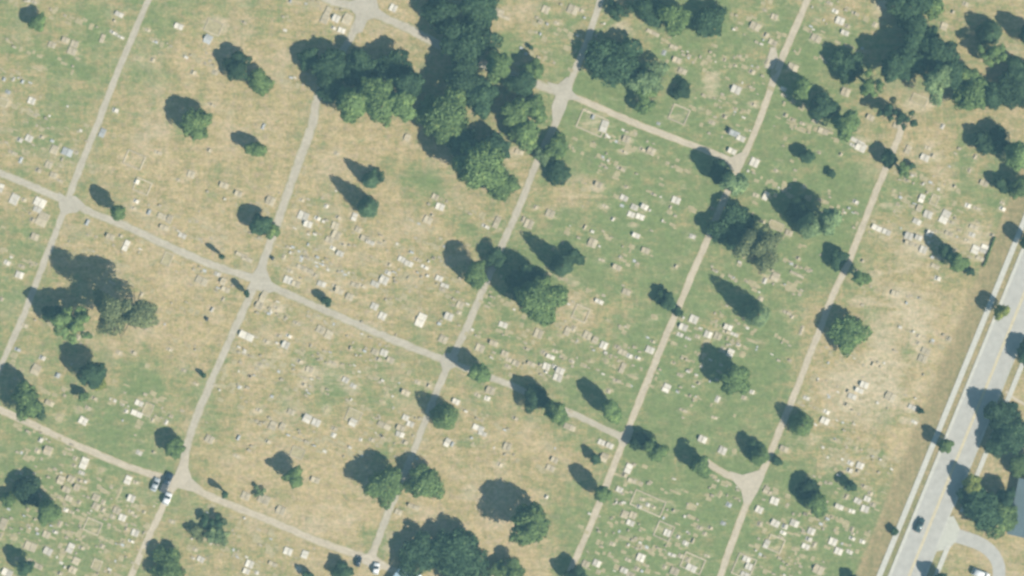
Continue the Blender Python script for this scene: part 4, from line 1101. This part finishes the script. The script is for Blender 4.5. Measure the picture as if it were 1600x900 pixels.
# low sandy grave mounds (T) : thin soil mounds
def mound(x, y, w, h, c):
    wx, wy = W(x, y)
    w2, h2 = max(.8, w * S * .85), max(.5, h * S * .85)
    vs = []; n = 12; rings = [(1.0, -.01), (.82, .05), (.5, .10)]
    for (k, z) in rings:
        for i in range(n):
            a = 2 * math.pi * i / n
            q = 1 / max(abs(math.cos(a)), abs(math.sin(a))) ** .6
            vs.append((math.cos(a) * q * w2 / 2 * k * random.uniform(.9, 1.08), math.sin(a) * q * h2 / 2 * k * random.uniform(.9, 1.08), z))
    vs.append((0, 0, .12))
    fs = [(r * n + i, r * n + (i + 1) % n, (r + 1) * n + (i + 1) % n, (r + 1) * n + i) for r in range(2) for i in range(n)]
    fs += [(2 * n + i, 2 * n + (i + 1) % n, 3 * n) for i in range(n)]
    o = link('grave_mound', mesh_from('grave_mound', vs, fs, M['sand'], True))
    o.location = (wx, wy, 0); o.rotation_euler = (0, 0, ROT)
    o['category'] = 'grave mound'; o['group'] = 'sandy grave mounds'
    book(o, x, y, 'low sandy', 'grave mound')
for i in D_: mound(*i)
write_labels()

# ------------------------------------------------------------------ countless faint small markers (one object)
def dist_lane(x, y):
    m = 1e9
    for P, w in LANE_LINES:
        for p in P[::3]:
            m = min(m, (p[0] - x) ** 2 + (p[1] - y) ** 2)
    return math.sqrt(m)
ZONES = [(60,60,70,60,30),(20,140,50,40,20),(300,60,60,60,20),(60,200,70,50,40),(290,330,70,50,30),(100,250,50,30,16),(30,380,40,60,24),
 (170,380,60,30,14),(320,450,50,60,20),(490,30,50,40,30),(460,120,40,30,10),(480,340,80,60,50),(560,400,100,50,60),(490,420,60,30,50),(680,470,80,50,50),
 (640,400,60,50,24),(440,520,70,60,70),(560,560,80,60,60),(420,610,80,60,50),(520,660,70,50,40),(620,660,50,40,30),(350,620,30,50,16),
 (850,470,70,50,30),(830,560,60,50,50),(950,540,60,50,50),(930,420,70,60,30),(1000,300,80,70,40),(950,230,60,40,30),(1110,520,60,40,50),
 (1080,620,70,60,30),(1180,560,50,50,20),(1150,440,40,40,20),(1180,60,50,80,50),(1130,180,50,40,26),(1300,50,50,50,30),(1240,180,40,40,16),
 (1260,220,40,30,16),(1230,420,40,50,30),(1290,320,40,30,12),(1440,330,50,60,70),(1500,360,50,40,40),(1450,240,40,50,20),(1350,350,40,50,16),
 (1330,600,60,50,50),(1420,560,40,70,20),(1290,650,50,40,20),(1340,730,60,50,50),(1340,800,60,60,50),(1240,830,60,60,60),(1210,880,40,30,30),
 (1000,860,90,50,90),(1030,780,70,40,50),(960,880,50,30,30),(1120,800,30,50,16),(780,680,80,40,20),(620,700,40,30,16),(440,700,60,40,20),
 (100,740,70,50,50),(130,800,80,50,70),(60,850,60,50,40),(200,820,40,60,40),(60,690,50,30,20),(220,640,60,40,30),(320,780,20,20,4),(420,860,60,30,30),
 (150,880,60,30,30),(1380,460,60,40,20),(880,60,50,50,40),(1060,90,40,30,16),(340,880,50,30,20),(70,560,50,60,24),(250,520,70,60,16),(700,350,60,50,20),
 (1210,270,50,40,20),(1150,320,30,20,8)]
def faint():
    gs = {'C': Geo(), 'W': Geo(), 'G': Geo(), 'S': Geo()}
    taken = [(i[0], i[1], (i[2] + i[3]) / 3) for i in items]
    for (cx, cy, rx, ry, n) in ZONES:
        rows = [random.uniform(-1, 1) for _ in range(max(2, n // 7))]
        for kk in range(int(n * 1.5)):
            u = random.choice(rows) * rx * .95; v = random.uniform(-1, 1) * ry
            cross = kk % 5 != 0
            if cross: v = random.choice(rows) * ry * .95; u = random.uniform(-1, 1) * rx
            # rows run along the lane direction (-.4, 1)
            x = cx + u + v * -.40 + random.gauss(0, 2.2); y = cy + v * .92 + u * .42 + random.gauss(0, 2.6)
            if dist_lane(x, y) < 11: continue
            if abs(x - road_x(y)) < 90: continue
            if any((x - a) ** 2 + (y - b) ** 2 < (r + 2) ** 2 for a, b, r in taken): continue
            c = random.choices('CWGS', (4.2, .9, .6, 9))[0]
            w = random.uniform(.5, 1.3); l = random.uniform(.35, .9)
            if c == 'S': w *= random.uniform(1.2, 2.0); l *= random.uniform(1.1, 2.2)
            wx, wy = W(x, y)
            hh = random.uniform(.04, .07) if c == 'S' else random.choice((.12, .15, .3, .45))
            gs[c].box(wx, wy, -.03, hh, w, l, ROT + random.uniform(-.12, .12), bev=.03)
    for c, nm, lab, mt in (('C', 'small_grave_markers', 'scattered small cream stone markers in loose rows between the larger graves', 'stone_C'),
                           ('W', 'small_white_markers', 'scattered tiny white stone markers between the larger graves', 'stone_W'),
                           ('G', 'small_grey_markers', 'scattered tiny grey stone markers between the larger graves', 'stone_G'),
                           ('S', 'sunken_grave_soil', 'patches of thin sandy soil marking old graves across the turf', 'sand')):
        o = gs[c].build(nm, M[mt]); tag(o, lab, 'grave markers' if c != 'S' else 'grave soil', kind='stuff')
faint()

# ------------------------------------------------------------------ haze
def haze():
    me = bpy.data.meshes.new('haze')
    bm = bmesh.new(); bmesh.ops.create_cube(bm, size=1.0); bm.to_mesh(me); bm.free()
    o = link('haze', me)
    zt = ALT + 15
    o.scale = (7000, 7000, zt + 1); o.location = (0, 0, (zt - 1) / 2)
    m = bpy.data.materials.new('thin_air_haze'); m.use_nodes = True
    nt = m.node_tree; nt.nodes.remove(nt.nodes['Principled BSDF'])
    v = nt.nodes.new('ShaderNodeVolumePrincipled')
    v.inputs['Color'].default_value = (0.36, 0.76, 1.0, 1)
    v.inputs['Density'].default_value = 1.35e-4
    nt.links.new(v.outputs[0], nt.nodes['Material Output'].inputs['Volume'])
    me.materials.append(m)
    tag(o, 'thin pale blue haze filling the air above the whole cemetery', 'haze', kind='stuff')
haze()
